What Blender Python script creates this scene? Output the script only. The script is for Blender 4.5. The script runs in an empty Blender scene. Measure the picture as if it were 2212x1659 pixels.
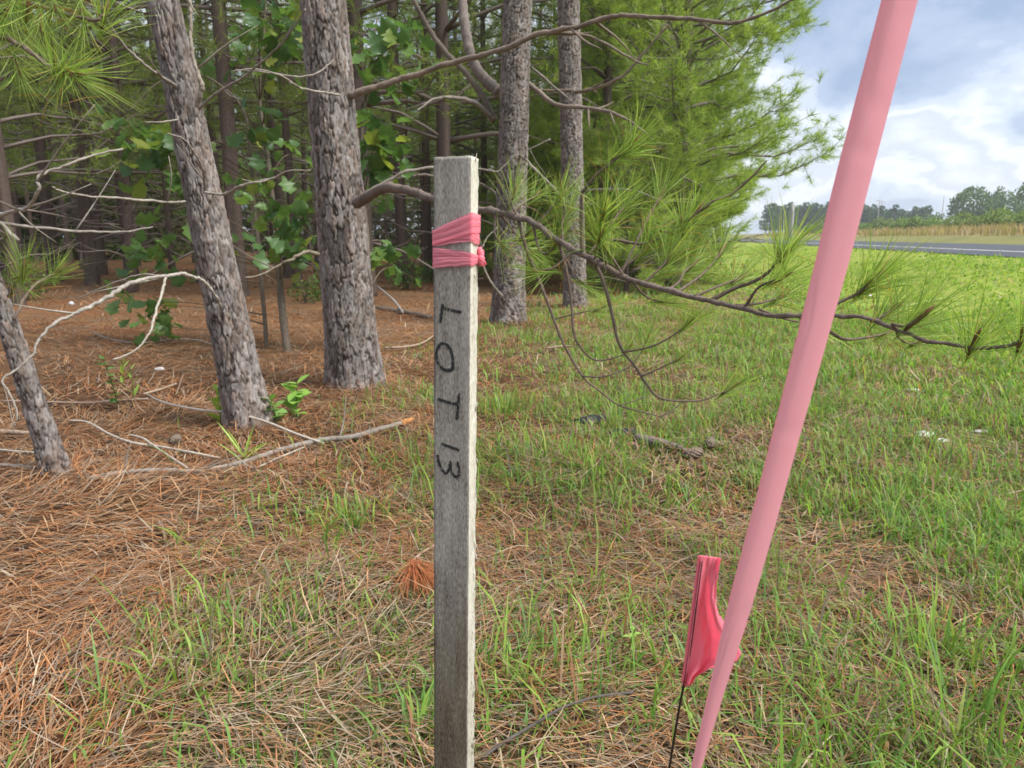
import bpy, math, random
import numpy as np
from mathutils import Vector, Matrix, Quaternion

random.seed(7)
RNG = np.random.default_rng(11)
sc = bpy.context.scene
COL = sc.collection

# ------------------------------------------------------------------ camera
HC = 1.0                                   # lens height over the ground
FPX, CX, CY = 1534.0, 1106.0, 829.5        # photograph measured at 2212 x 1659
PITCH = math.atan((CY - 511.0) / FPX)
cam = bpy.data.cameras.new("camera")
cam.sensor_width = 36.0
cam.lens = 36.0 * FPX / 2212.0
cam.clip_start, cam.clip_end = 0.02, 6000.0
cam.dof.use_dof = True
cam.dof.focus_distance = 1.0
cam.dof.aperture_fstop = 14.0
cam_o = bpy.data.objects.new("camera", cam)
COL.objects.link(cam_o)
cam_o.location = (0, 0, HC)
cam_o.rotation_euler = (math.pi / 2 - PITCH, 0, 0)
sc.camera = cam_o

# ------------------------------------------------------------------ world: broken overcast
SUN_EL, SUN_AZ = math.radians(54), math.radians(114)     # azimuth clockwise from +Y: light from the open road side
w = bpy.data.worlds.new("World")
sc.world = w
w.use_nodes = True
nt = w.node_tree
nt.nodes.clear()
def N(t, **k):
    n = nt.nodes.new(t)
    for a, b in k.items():
        setattr(n, a, b)
    return n
def L(a, b): nt.links.new(a, b)
out = N("ShaderNodeOutputWorld"); bg = N("ShaderNodeBackground")
sky = N("ShaderNodeTexSky", sky_type='NISHITA', sun_disc=False)
sky.sun_elevation, sky.sun_rotation = SUN_EL, SUN_AZ
tc = N("ShaderNodeTexCoord"); sep = N("ShaderNodeSeparateXYZ"); L(tc.outputs["Generated"], sep.inputs[0])
zz = N("ShaderNodeMath", operation='ABSOLUTE'); L(sep.outputs["Z"], zz.inputs[0])
za = N("ShaderNodeMath", operation='ADD'); za.inputs[1].default_value = 0.5; L(zz.outputs[0], za.inputs[0])
dx = N("ShaderNodeMath", operation='DIVIDE'); L(sep.outputs["X"], dx.inputs[0]); L(za.outputs[0], dx.inputs[1])
dy = N("ShaderNodeMath", operation='DIVIDE'); L(sep.outputs["Y"], dy.inputs[0]); L(za.outputs[0], dy.inputs[1])
cmb = N("ShaderNodeCombineXYZ"); L(dx.outputs[0], cmb.inputs[0]); L(dy.outputs[0], cmb.inputs[1])
mp = N("ShaderNodeMapping"); mp.inputs["Location"].default_value = (5.3, 1.7, 0); mp.inputs["Scale"].default_value = (1.0, 0.9, 1)
L(cmb.outputs[0], mp.inputs[0])
n1 = N("ShaderNodeTexNoise"); n1.inputs["Scale"].default_value = 2.4; n1.inputs["Detail"].default_value = 8; n1.inputs["Roughness"].default_value = 0.55; n1.inputs["Distortion"].default_value = 0.12
L(mp.outputs[0], n1.inputs["Vector"])
r1 = N("ShaderNodeValToRGB")
cr = r1.color_ramp; cr.interpolation = 'EASE'
cr.elements[0].position = 0.36; cr.elements[0].color = (2.0, 2.55, 3.6, 1)
cr.elements[1].position = 0.70; cr.elements[1].color = (6.3, 6.5, 6.8, 1)
for p, c in ((0.45, (2.75, 3.25, 4.25, 1)), (0.495, (3.9, 4.3, 5.05, 1)), (0.54, (5.2, 5.45, 5.95, 1)), (0.575, (4.0, 4.3, 4.95, 1))):
    e = cr.elements.new(p); e.color = c
L(n1.outputs["Fac"], r1.inputs[0])
mx = N("ShaderNodeMix", data_type='RGBA'); mx.inputs[0].default_value = 0.88
L(sky.outputs[0], mx.inputs[6]); L(r1.outputs[0], mx.inputs[7])
L(mx.outputs[2], bg.inputs[0]); bg.inputs[1].default_value = 0.098
L(bg.outputs[0], out.inputs[0])

# ------------------------------------------------------------------ sun behind thin cloud
sd = bpy.data.lights.new("sun", 'SUN'); sd.energy = 3.0; sd.angle = math.radians(24); sd.color = (1.0, 0.98, 0.945)
so = bpy.data.objects.new("sun", sd); COL.objects.link(so)
sdir = Vector((math.sin(SUN_AZ) * math.cos(SUN_EL), math.cos(SUN_AZ) * math.cos(SUN_EL), math.sin(SUN_EL)))
so.rotation_euler = sdir.to_track_quat('Z', 'Y').to_euler()
so.location = sdir * 30

sc.view_settings.view_transform = 'Standard'
sc.view_settings.look = 'None'
sc.view_settings.exposure = 1.08
sc.view_settings.gamma = 1.0
sc.render.engine = 'CYCLES'
sc.cycles.use_denoising = True
sc.cycles.max_bounces = 8
sc.cycles.diffuse_bounces = 4
sc.cycles.transmission_bounces = 4
sc.cycles.transparent_max_bounces = 8
sc.cycles.sample_clamp_indirect = 6.0

# ================================================================== helpers
CP, SP = math.cos(PITCH), math.sin(PITCH)
def pt(x, y, Z):
    """world point seen at photo position (x, y) at depth Z along the lens axis"""
    a, b = (x - CX) / FPX * Z, (CY - y) / FPX * Z
    return np.array([a, Z * CP + b * SP, HC - Z * SP + b * CP])
def depth(p): return p[1] * CP - (p[2] - HC) * SP
ROADA = math.radians(11.0)
CA, SA = math.cos(ROADA), math.sin(ROADA)
def uv(x, y): return x * CA - y * SA, x * SA + y * CA          # u: metres to the road side, v: along the road
def xy(u, v): return u * CA + v * SA, -u * SA + v * CA
def _h(ix, iy, s):
    n = (ix * 374761393 + iy * 668265263 + s * 1442695041) & 0xFFFFFFFF
    n = ((n ^ (n >> 13)) * 1274126177) & 0xFFFFFFFF
    return ((n ^ (n >> 16)) & 0xFFFF) / 65535.0
def vn(x, y, s=0):
    x, y = np.asarray(x, float), np.asarray(y, float)
    ix, iy = np.floor(x).astype(np.int64), np.floor(y).astype(np.int64)
    fx, fy = x - ix, y - iy
    fx, fy = fx * fx * (3 - 2 * fx), fy * fy * (3 - 2 * fy)
    return (_h(ix, iy, s) * (1 - fx) + _h(ix + 1, iy, s) * fx) * (1 - fy) + (_h(ix, iy + 1, s) * (1 - fx) + _h(ix + 1, iy + 1, s) * fx) * fy
def fbm(x, y, s=0, o=4):
    t, a, n = 0, 1, 0
    x, y = np.asarray(x, float), np.asarray(y, float)
    for k in range(o):
        t = t + a * vn(x * 2 ** k, y * 2 ** k, s + k * 17); n += a; a *= 0.5
    return t / n
def smooth(x, a, b):
    t = np.clip((x - a) / (b - a), 0, 1); return t * t * (3 - 2 * t)
GU = [-400, 2.0, 3.5, 5.2, 6.9, 7.3, 18.9, 19.4, 20.6, 24, 32, 46, 5000]
GZ = [0, 0, 0.09, 0.33, 0.54, 0.56, 0.56, 0.54, 0.42, 0.95, 1.65, 2.2, 2.2]
def gz(x, y):
    u, v = uv(np.asarray(x, float), np.asarray(y, float))
    z = np.interp(u, GU, GZ)
    off = 1 - smooth(u, 5.8, 7.0) * (1 - smooth(u, 19.2, 22))
    return z + off * (0.09 * (fbm(x * 0.55, y * 0.55, 3, 3) - 0.5) + 0.03 * (fbm(x * 3, y * 3, 5, 2) - 0.5))
def ground_hit(x, y):
    o = np.array([0, 0, HC]); d = pt(x, y, 1.0) - o
    t = 0.2
    for _ in range(4000):
        p = o + d * t
        if p[2] <= gz(p[0], p[1]): break
        t += 0.004 + 0.002 * t
    p = o + d * t
    p[2] = float(gz(p[0], p[1]))
    return p

def np_mesh(name, V, F, col=None, mats=(), smooth_sh=False, mi=None):
    V = np.asarray(V, np.float32); F = np.asarray(F, np.int32)
    me = bpy.data.meshes.new(name)
    me.vertices.add(len(V)); me.vertices.foreach_set("co", V.ravel())
    k = F.shape[1]
    me.loops.add(F.size); me.loops.foreach_set("vertex_index", F.ravel())
    me.polygons.add(len(F)); me.polygons.foreach_set("loop_start", np.arange(0, F.size, k, dtype=np.int32))
    if mi is not None: me.polygons.foreach_set("material_index", np.asarray(mi, np.int32))
    if smooth_sh: me.polygons.foreach_set("use_smooth", np.ones(len(F), bool))
    if col is not None:
        a = me.color_attributes.new("Col", 'FLOAT_COLOR', 'POINT')
        c = np.ones((len(V), 4), np.float32); c[:, :3] = col
        a.data.foreach_set("color", c.ravel())
    for m in mats: me.materials.append(m)
    me.update(); me.validate()
    return me
def obj(name, me, parent=None):
    o = bpy.data.objects.new(name, me); COL.objects.link(o)
    if parent is not None: o.parent = parent
    return o
def tag(o, label, cat=None, group=None, kind=None):
    if label: o["label"] = label
    if cat: o["category"] = cat
    if group: o["group"] = group
    if kind: o["kind"] = kind
    return o
def empty(name, loc=(0, 0, 0)):
    o = bpy.data.objects.new(name, None); COL.objects.link(o); o.location = loc; o.empty_display_size = 0.1
    return o

def spline(P, n):
    P = np.asarray(P, float)
    if len(P) < 3:
        t = np.linspace(0, 1, n)[:, None]; return P[0] * (1 - t) + P[-1] * t
    Q = np.vstack([2 * P[0] - P[1], P, 2 * P[-1] - P[-2]])
    s = np.linspace(0, len(P) - 1 - 1e-6, n); i = s.astype(int); f = (s - i)[:, None]
    a, b, c, d = Q[i], Q[i + 1], Q[i + 2], Q[i + 3]
    return 0.5 * (2 * b + (c - a) * f + (2 * a - 5 * b + 4 * c - d) * f ** 2 + (3 * b - a - 3 * c + d) * f ** 3)
def tube(P, R, sides=6, rough=0.0):
    P = np.asarray(P, float); n = len(P); R = np.broadcast_to(np.asarray(R, float), (n,))
    T = np.gradient(P, axis=0); T /= np.linalg.norm(T, axis=1)[:, None] + 1e-12
    ref = np.array([0.31, 0.2, 0.93]) if abs(T[0] @ np.array([0.31, 0.2, 0.93])) < 0.9 else np.array([1.0, 0, 0])
    A = np.cross(T, ref); A /= np.linalg.norm(A, axis=1)[:, None] + 1e-12
    B = np.cross(T, A)
    th = np.arange(sides) * 2 * math.pi / sides
    rr = R[:, None] * (1 + (rough * (RNG.random((n, sides)) - 0.5) if rough else 0))
    V = P[:, None, :] + rr[..., None] * (np.cos(th)[None, :, None] * A[:, None, :] + np.sin(th)[None, :, None] * B[:, None, :])
    V = V.reshape(-1, 3)
    i = np.arange(n - 1)[:, None] * sides; j = np.arange(sides)[None, :]; j2 = (j + 1) % sides
    F = np.stack([i + j, i + j2, i + sides + j2, i + sides + j], -1).reshape(-1, 4)
    V = np.vstack([V, P[0], P[-1]]); c0, c1 = len(V) - 2, len(V) - 1
    e = np.arange(sides)
    cap0 = np.stack([np.full(sides, c0), (e + 1) % sides, e, np.full(sides, c0)], -1)
    b = (n - 1) * sides
    cap1 = np.stack([np.full(sides, c1), b + e, b + (e + 1) % sides, np.full(sides, c1)], -1)
    return V, F, cap0[:, :3], cap1[:, :3]
class Bag:
    """collects triangles (V, tri, colour)"""
    def __init__(s): s.v, s.f, s.c, s.n = [], [], [], 0
    def add(s, V, F, c=(1, 1, 1)):
        V = np.asarray(V, float); F = np.asarray(F)
        if F.shape[1] == 4: F = np.vstack([F[:, [0, 1, 2]], F[:, [0, 2, 3]]])
        s.v.append(V); s.f.append(F + s.n); s.n += len(V)
        c = np.asarray(c, float); s.c.append(np.broadcast_to(c, (len(V), 3)) if c.ndim == 1 else c)
    def tube(s, P, R, sides=6, c=(1, 1, 1), rough=0.0, n=None):
        if n: 
            P = np.asarray(P, float); R = np.asarray(R, float)
            if R.ndim: R = np.interp(np.linspace(0, 1, n), np.linspace(0, 1, len(R)), R)
            P = spline(P, n)
        V, F, a, b = tube(P, R, sides, rough)
        Ft = np.vstack([F[:, [0, 1, 2]], F[:, [0, 2, 3]], a, b])
        s.add(V, Ft, c)
    def mesh(s, name, mats, smooth_sh=False):
        return np_mesh(name, np.vstack(s.v), np.vstack(s.f), np.vstack(s.c), mats, smooth_sh)

# ------------------------------------------------------------------ materials
def mat(name):
    m = bpy.data.materials.new(name); m.use_nodes = True
    t = m.node_tree; t.nodes.clear()
    return m, t
def nd(t, k, **a):
    n = t.nodes.new(k)
    for q, v in a.items(): setattr(n, q, v)
    return n
def leafy(name, transl=0.35, gloss=0.12, rough=0.5, objrand=None, attr=True, base=(0.1, 0.16, 0.04), tcol=(1.25, 1.3, 0.7), noise=None):
    m, t = mat(name)
    o = nd(t, "ShaderNodeOutputMaterial")
    if attr:
        c = nd(t, "ShaderNodeAttribute", attribute_name="Col").outputs["Color"]
    elif objrand:
        oi = nd(t, "ShaderNodeObjectInfo"); r = nd(t, "ShaderNodeValToRGB")
        els = r.color_ramp.elements
        for i, q in enumerate(objrand):
            if i < 2: els[i].position = q[0]; els[i].color = (*q[1], 1)
            else: e = els.new(q[0]); e.color = (*q[1], 1)
        t.links.new(oi.outputs["Random"], r.inputs[0]); c = r.outputs[0]
    else:
        rg = nd(t, "ShaderNodeRGB"); rg.outputs[0].default_value = (*base, 1); c = rg.outputs[0]
    p = nd(t, "ShaderNodeBsdfPrincipled"); p.inputs["Roughness"].default_value = rough
    p.inputs["Specular IOR Level"].default_value = gloss
    t.links.new(c, p.inputs["Base Color"])
    tr = nd(t, "ShaderNodeBsdfTranslucent")
    mm = nd(t, "ShaderNodeMix", data_type='RGBA', blend_type='MULTIPLY'); mm.inputs[0].default_value = 1
    t.links.new(c, mm.inputs[6]); mm.inputs[7].default_value = (*tcol, 1)
    t.links.new(mm.outputs[2], tr.inputs[0])
    mxs = nd(t, "ShaderNodeMixShader"); mxs.inputs[0].default_value = transl
    t.links.new(p.outputs[0], mxs.inputs[1]); t.links.new(tr.outputs[0], mxs.inputs[2]); t.links.new(mxs.outputs[0], o.inputs[0])
    return m
def rampmat(name, stops, scale=(20, 20, 20), detail=6, rough=0.85, bump=0.3, bumpd=0.01, attr=False, spec=0.2, kind="noise", dist=0.0):
    """noise driven base colour with matching fine relief"""
    m, t = mat(name)
    o = nd(t, "ShaderNodeOutputMaterial"); p = nd(t, "ShaderNodeBsdfPrincipled")
    p.inputs["Roughness"].default_value = rough; p.inputs["Specular IOR Level"].default_value = spec
    tc = nd(t, "ShaderNodeTexCoord"); mp = nd(t, "ShaderNodeMapping"); mp.inputs["Scale"].default_value = scale
    t.links.new(tc.outputs["Object"], mp.inputs[0])
    nz = nd(t, "ShaderNodeTexNoise"); nz.inputs["Scale"].default_value = 1; nz.inputs["Detail"].default_value = detail; nz.inputs["Roughness"].default_value = 0.65; nz.inputs["Distortion"].default_value = dist
    t.links.new(mp.outputs[0], nz.inputs["Vector"])
    r = nd(t, "ShaderNodeValToRGB"); els = r.color_ramp.elements
    for i, q in enumerate(stops):
        if i < 2: els[i].position = q[0]; els[i].color = (*q[1], 1)
        else: e = els.new(q[0]); e.color = (*q[1], 1)
    t.links.new(nz.outputs["Fac"], r.inputs[0]); c = r.outputs[0]
    if attr:
        at = nd(t, "ShaderNodeAttribute", attribute_name="Col")
        mm = nd(t, "ShaderNodeMix", data_type='RGBA', blend_type='MULTIPLY'); mm.inputs[0].default_value = 1
        t.links.new(at.outputs["Color"], mm.inputs[6]); t.links.new(c, mm.inputs[7]); c = mm.outputs[2]
    t.links.new(c, p.inputs["Base Color"])
    if bump:
        b = nd(t, "ShaderNodeBump"); b.inputs["Strength"].default_value = bump; b.inputs["Distance"].default_value = bumpd
        t.links.new(nz.outputs["Fac"], b.inputs["Height"]); t.links.new(b.outputs[0], p.inputs["Normal"])
    t.links.new(p.outputs[0], o.inputs[0])
    return m

M = {}
M['grass'] = leafy("grass_blade", 0.45, 0.2, 0.5)
M['straw'] = leafy("pine_straw", 0.12, 0.15, 0.6, tcol=(1.1, 1.0, 0.8))
M['needle'] = leafy("pine_needle", 0.45, 0.25, 0.45)
M['oak'] = leafy("oak_leaf", 0.42, 0.35, 0.4, attr=False, objrand=[(0.0, (0.075, 0.145, 0.05)), (1.0, (0.30, 0.33, 0.07)), (0.45, (0.115, 0.21, 0.065)), (0.8, (0.15, 0.25, 0.07))])
M['broad'] = leafy("broad_leaf", 0.35, 0.25, 0.5)
M['ground'] = rampmat("ground_litter", [(0.25, (0.45, 0.45, 0.45)), (0.75, (1.35, 1.3, 1.25))], (38, 38, 38), 8, 0.95, 0.5, 0.02, attr=True)
M['bark'] = rampmat("pine_bark", [(0.28, (0.6, 0.55, 0.52)), (0.72, (1.3, 1.3, 1.3))], (70, 70, 26), 7, 0.92, 0.6, 0.006, attr=True)
M['twig'] = rampmat("dead_twig", [(0.3, (0.7, 0.68, 0.66)), (0.7, (1.25, 1.25, 1.25))], (60, 60, 60), 5, 0.9, 0.4, 0.003, attr=True)
M['asphalt'] = rampmat("asphalt", [(0.3, (0.055, 0.058, 0.066)), (0.7, (0.10, 0.104, 0.115))], (30, 30, 30), 8, 0.85, 0.2, 0.005)
M['paint'] = rampmat("road_paint", [(0.3, (0.55, 0.55, 0.53)), (0.7, (0.8, 0.8, 0.78))], (12, 12, 12), 6, 0.7, 0)
M['pole'] = rampmat("pole_wood", [(0.3, (0.30, 0.28, 0.25)), (0.7, (0.45, 0.43, 0.4))], (8, 8, 2), 4, 0.9, 0)

# ================================================================== ground
def green(x, y):
    u, v = uv(x, y)
    q = u + 2.0 * (fbm(x * 0.8, y * 0.8, 21, 3) - 0.5) + 0.9 * (fbm(x * 3.5, y * 3.5, 33, 3) - 0.5)
    g = 0.7 * smooth(q, -2.1, -0.3) + 0.3 * smooth(q, 0.2, 2.0)
    g = g * (1 - 0.55 * smooth(fbm(x * 1.3, y * 1.3, 71, 3), 0.5, 0.7) * (1 - smooth(u, 2, 3.5)))
    return g
def cover_col(x, y):
    u, v = uv(x, y)
    g = green(x, y)
    n = fbm(x * 1.7, y * 1.7, 50, 4)[..., None]; n2 = fbm(x * 7, y * 7, 60, 3)[..., None]
    red = np.array([0.235, 0.092, 0.036]); tan = np.array([0.21, 0.135, 0.068]); grey = np.array([0.17, 0.135, 0.10])
    gr = np.array([0.26, 0.33, 0.05])
    s = red * (1 - n) + tan * n
    s = s * (1 - 0.5 * smooth(n2, 0.5, 0.7)) + grey * 0.5 * smooth(n2, 0.5, 0.7)
    mixt = tan * 0.75 + grey * 0.25
    c = s + (mixt - s) * smooth(g, 0.15, 0.6)[..., None]
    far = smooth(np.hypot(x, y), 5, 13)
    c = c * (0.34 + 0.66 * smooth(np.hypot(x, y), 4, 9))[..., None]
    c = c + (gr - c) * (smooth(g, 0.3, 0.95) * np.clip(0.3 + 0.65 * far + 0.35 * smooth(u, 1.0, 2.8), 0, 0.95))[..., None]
    d2 = np.array([0.19, 0.19, 0.06]); t2 = np.array([0.30, 0.22, 0.11])
    k = smooth(u, 18.5, 20)[..., None]; c = c + (d2 * (0.7 + 0.6 * n) - c) * k
    k = (smooth(u, 24.5, 26.5) * (1 - smooth(u, 60, 80)))[..., None]; c = c + (t2 - c) * k * 0.55
    return c
rad = np.concatenate([[0.02], np.geomspace(0.35, 1000, 280)])
NA = 320
ang = np.arange(NA) * 2 * math.pi / NA
gx = rad[:, None] * np.sin(ang)[None]; gy = rad[:, None] * np.cos(ang)[None]
GV = np.stack([gx, gy, gz(gx, gy)], -1).reshape(-1, 3)
i = np.arange(len(rad) - 1)[:, None] * NA; j = np.arange(NA)[None]; j2 = (j + 1) % NA
GF = np.stack([i + j, i + NA + j, i + NA + j2, i + j2], -1).reshape(-1, 4)
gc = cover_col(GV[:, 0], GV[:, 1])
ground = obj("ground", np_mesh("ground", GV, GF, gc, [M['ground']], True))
tag(ground, "pine straw and rough grass ground rising gently towards the road", kind="structure")

# road with edge lines
def strip(name, u0, u1, dz, m, v0=-80, v1=800, nu=6, parent=None):
    vs = np.linspace(v0, v1, 80); us = np.linspace(u0, u1, nu)
    U, V_ = np.meshgrid(us, vs); X, Y = xy(U, V_)
    camber = 0.10 * (1 - ((U - 13.05) / 5.6) ** 2)
    Z = 0.575 + dz + np.clip(camber, 0, 1)
    Vv = np.stack([X, Y, Z], -1).reshape(-1, 3)
    a = np.arange(79)[:, None] * nu; b = np.arange(nu - 1)[None]
    F = np.stack([a + b, a + b + 1, a + nu + b + 1, a + nu + b], -1).reshape(-1, 4)
    return obj(name, np_mesh(name, Vv, F, None, [m], True), parent)
road = strip("road", 7.5, 18.6, 0, M['asphalt'], nu=24)
tag(road, "grey two lane asphalt road beyond the grass verge", kind="structure")
for u0 in (9.0, 16.9):
    strip("edge_line", u0, u0 + 0.14, 0.005, M['paint'], nu=2, parent=road)

# ------------------------------------------------------------------ blades of grass and fallen needles
def blade_arrays(P, head, length, width, up, bend, C0, C1):
    """P (n,3) root; head azimuth; up = start elevation angle; bend = angle drop to the tip; 5 verts / 3 tris per blade"""
    n = len(P)
    H = np.stack([np.cos(head), np.sin(head), np.zeros(n)], -1)
    S = np.stack([-np.sin(head), np.cos(head), np.zeros(n)], -1)
    def d(a): return H * np.cos(a)[:, None] + np.array([0, 0, 1.0]) * np.sin(a)[:, None]
    m = P + d(up) * (length * 0.55)[:, None]
    t = m + d(up - bend) * (length * 0.45)[:, None]
    w = (width / 2)[:, None]
    V = np.stack([P - S * w * 0.8, P + S * w * 0.8, m - S * w, m + S * w, t], 1).reshape(-1, 3)
    b = np.arange(n)[:, None, None] * 5
    F = (b + np.array([[0, 1, 3], [0, 3, 2], [2, 3, 4]])[None]).reshape(-1, 3)
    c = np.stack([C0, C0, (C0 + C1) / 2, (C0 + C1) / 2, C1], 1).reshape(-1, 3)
    return V, F, c
def wedge(n, r0, r1, half=math.radians(47)):
    r = np.sqrt(RNG.random(n) * (r1 * r1 - r0 * r0) + r0 * r0); a = (RNG.random(n) * 2 - 1) * half
    return r * np.sin(a), r * np.cos(a)
def pick(cols, n, jit=0.15):
    cols = np.asarray(cols); c = cols[RNG.integers(0, len(cols), n)]
    return c * (1 + jit * (RNG.random((n, 1)) * 2 - 1)) 
bag = Bag()
STR = [(0.36, 0.155, 0.06), (0.30, 0.12, 0.05), (0.40, 0.21, 0.095), (0.33, 0.19, 0.10), (0.24, 0.10, 0.045), (0.42, 0.27, 0.15), (0.30, 0.235, 0.175)]
DRY = [(0.35, 0.24, 0.15), (0.27, 0.20, 0.135), (0.29, 0.155, 0.085), (0.34, 0.175, 0.085), (0.40, 0.32, 0.225), (0.20, 0.16, 0.12), (0.31, 0.195, 0.115)]
for (r0, r1, dens, wd, ln) in ((0.5, 2.4, 7000, 0.0023, 0.14), (2.4, 4.8, 3300, 0.0034, 0.16), (4.8, 10, 800, 0.0055, 0.2), (10, 24, 60, 0.012, 0.3)):
    area = math.radians(47) * (r1 ** 2 - r0 ** 2); n = int(dens * area)
    x, y = wedge(n, r0, r1); u, v = uv(x, y); g = green(x, y)
    keep = (RNG.random(n) < (1 - 0.75 * smooth(u, 0.3, 2.2)) * (1 - 0.45 * g) * (0.45 + 0.55 * smooth(fbm(x * 2.3, y * 2.3, 191, 3), 0.3, 0.5))) & (u < 6.5)
    x, y, g = x[keep], y[keep], g[keep]; n = len(x)
    az = math.pi * 2 * fbm(x * 0.9, y * 0.9, 91, 2) * 1.6 + 0.1 + RNG.normal(0, 0.62, n) + np.where(RNG.random(n) < 0.22, RNG.random(n) * 6.28, 0)
    z = gz(x, y) + RNG.random(n) ** 2 * 0.036 * (0.5 + fbm(x * 4, y * 4, 13, 2))
    up = RNG.normal(0.03, 0.17, n)
    c = pick(STR, n, 0.42); d = pick(DRY, n, 0.42)
    k = (RNG.random(n) < 0.15 + 0.8 * smooth(g, 0.12, 0.55))[:, None]
    c = np.where(k, d, c); wide = np.where(k[:, 0] & (RNG.random(n) < 0.25), 1.4, 1.0)
    Vv, F, cc = blade_arrays(np.stack([x, y, z], -1), az, ln * (0.55 + 0.8 * RNG.random(n)), wide * wd * (0.7 + 0.6 * RNG.random(n)), up, RNG.normal(0.12, 0.3, n), c, c * 1.1)
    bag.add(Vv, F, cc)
straw = obj("pine_straw", bag.mesh("pine_straw", [M['straw']]))
tag(straw, "fallen orange brown pine needles and dry stems covering the ground", "pine straw", kind="stuff")

GRN = [(0.183, 0.328, 0.058), (0.234, 0.383, 0.068), (0.142, 0.273, 0.058), (0.275, 0.401, 0.074), (0.175, 0.301, 0.095), (0.309, 0.373, 0.095)]
bag = Bag()
for (r0, r1, dens, wd, ln) in ((0.5, 2.4, 9500, 0.0048, 0.072), (2.4, 4.8, 8000, 0.0058, 0.07), (4.8, 10, 2600, 0.0095, 0.07), (10, 20, 300, 0.02, 0.075), (20, 45, 28, 0.045, 0.09)):
    area = math.radians(47) * (r1 ** 2 - r0 ** 2); n = int(dens * area)
    # tufts: several blades share a root
    m = n // 5
    x, y = wedge(m, r0, r1); x = np.repeat(x, 5); y = np.repeat(y, 5)
    sp = 0.018 + 0.002 * r0
    x = x + RNG.normal(0, sp, len(x)); y = y + RNG.normal(0, sp, len(y))
    u, v = uv(x, y); g = green(x, y)
    cl = smooth(fbm(x * 2.6, y * 2.6, 41, 3), 0.35, 0.62)
    keep = (RNG.random(len(x)) < g * (0.45 + 0.55 * np.maximum(cl, smooth(u, 0.8, 2.6)))) & ((u < 7.4) | (u > 19.2)) & (u < 24)
    x, y, g, u = x[keep], y[keep], g[keep], u[keep]; n = len(x)
    c = pick(GRN, n, 0.25)
    yel = smooth(u, 1.2, 4)[:, None]; c = c * (1 - yel) + yel * c * np.array([1.15, 1.12, 0.8])
    dead = (RNG.random(n) < 0.22 * (1 - smooth(u, 2, 4)))[:, None]; c = np.where(dead, pick(DRY, n), c)
    lng = (1 - 0.45 * smooth(u, 2.2, 3.6)) * ln * (0.45 + 1.0 * RNG.random(n) + 1.2 * (RNG.random(n) < 0.06)) * (0.8 + 0.6 * cl[keep])
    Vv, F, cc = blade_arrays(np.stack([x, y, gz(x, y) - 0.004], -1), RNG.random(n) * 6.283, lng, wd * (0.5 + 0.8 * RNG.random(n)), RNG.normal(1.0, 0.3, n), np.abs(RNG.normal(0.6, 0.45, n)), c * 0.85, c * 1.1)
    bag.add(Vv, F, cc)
grass = obj("grass", bag.mesh("grass", [M['grass']]))
tag(grass, "green grass growing through the dry litter towards the road", "grass", kind="stuff")

# tall tan grass on the far bank
bag = Bag()
n = 26000
uu = 25 + 18 * RNG.random(n) ** 1.2; vv = 20 + 170 * RNG.random(n); x, y = xy(uu, vv)
keep = RNG.random(n) < smooth(fbm(x * 0.12, y * 0.12, 77, 3), 0.35, 0.6); x, y, uu = x[keep], y[keep], uu[keep]; n = len(x)
c = pick([(0.42, 0.30, 0.16), (0.36, 0.27, 0.13), (0.25, 0.25, 0.08), (0.45, 0.33, 0.2)], n)
Vv, F, cc = blade_arrays(np.stack([x, y, gz(x, y)], -1), RNG.random(n) * 6.28, 0.35 + 0.6 * RNG.random(n), np.full(n, 0.07), RNG.normal(1.3, 0.15, n), RNG.random(n) * 0.5, c * 0.9, c)
bag.add(Vv, F, cc)
tag(obj("tall_grass", bag.mesh("tall_grass", [M['grass']])), "tall tan dry grass on the bank across the road", "grass", kind="stuff")

# ================================================================== pines
def needles(bag, P, D, k, ln, wd, cols, spread=(0.25, 1.25), two=False, droop=0.0, along=0.12):
    """k needles around each tuft (position P, direction D)"""
    P = np.repeat(P, k, 0); D = np.repeat(D, k, 0); n = len(P)
    D = D / (np.linalg.norm(D, axis=1)[:, None] + 1e-9)
    r = RNG.normal(size=(n, 3)); r -= (r * D).sum(1)[:, None] * D; r /= np.linalg.norm(r, axis=1)[:, None]
    a = spread[0] + (spread[1] - spread[0]) * RNG.random(n)
    base = P - D * (RNG.random(n) * along)[:, None]
    q = D * np.cos(a)[:, None] + r * np.sin(a)[:, None]; q[:, 2] -= droop * RNG.random(n)
    l = ln * (0.65 + 0.5 * RNG.random(n)); s = np.cross(q, RNG.normal(size=(n, 3))); s /= np.linalg.norm(s, axis=1)[:, None] + 1e-9
    w = wd / 2
    tip = base + q * l[:, None]
    c = pick(cols, n, 0.2)
    if two:
        mid = base + q * (l * 0.5)[:, None] + D * (0.03 * l)[:, None] + np.array([0, 0, 0.02]) * l[:, None]
        V = np.stack([base - s * w * 0.7, base + s * w * 0.7, mid - s * w, mid + s * w, tip], 1).reshape(-1, 3)
        F = (np.arange(n)[:, None, None] * 5 + np.array([[0, 1, 3], [0, 3, 2], [2, 3, 4]])[None]).reshape(-1, 3)
        cc = np.stack([c * 0.9, c * 0.9, c, c, c * np.array([1.35, 1.15, 0.9])], 1).reshape(-1, 3)
    else:
        V = np.stack([base - s * w, base + s * w, tip], 1).reshape(-1, 3); F = np.arange(3 * n).reshape(-1, 3)
        cc = np.repeat(c, 3, 0)
    bag.add(V, F, cc)
NGREEN = [(0.209, 0.282, 0.07), (0.261, 0.34, 0.08), (0.156, 0.224, 0.06), (0.323, 0.379, 0.089), (0.209, 0.292, 0.08)]
NEDGE = [(0.289, 0.395, 0.085), (0.36, 0.461, 0.099), (0.219, 0.31, 0.069), (0.419, 0.498, 0.119), (0.28, 0.376, 0.099)]
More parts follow.
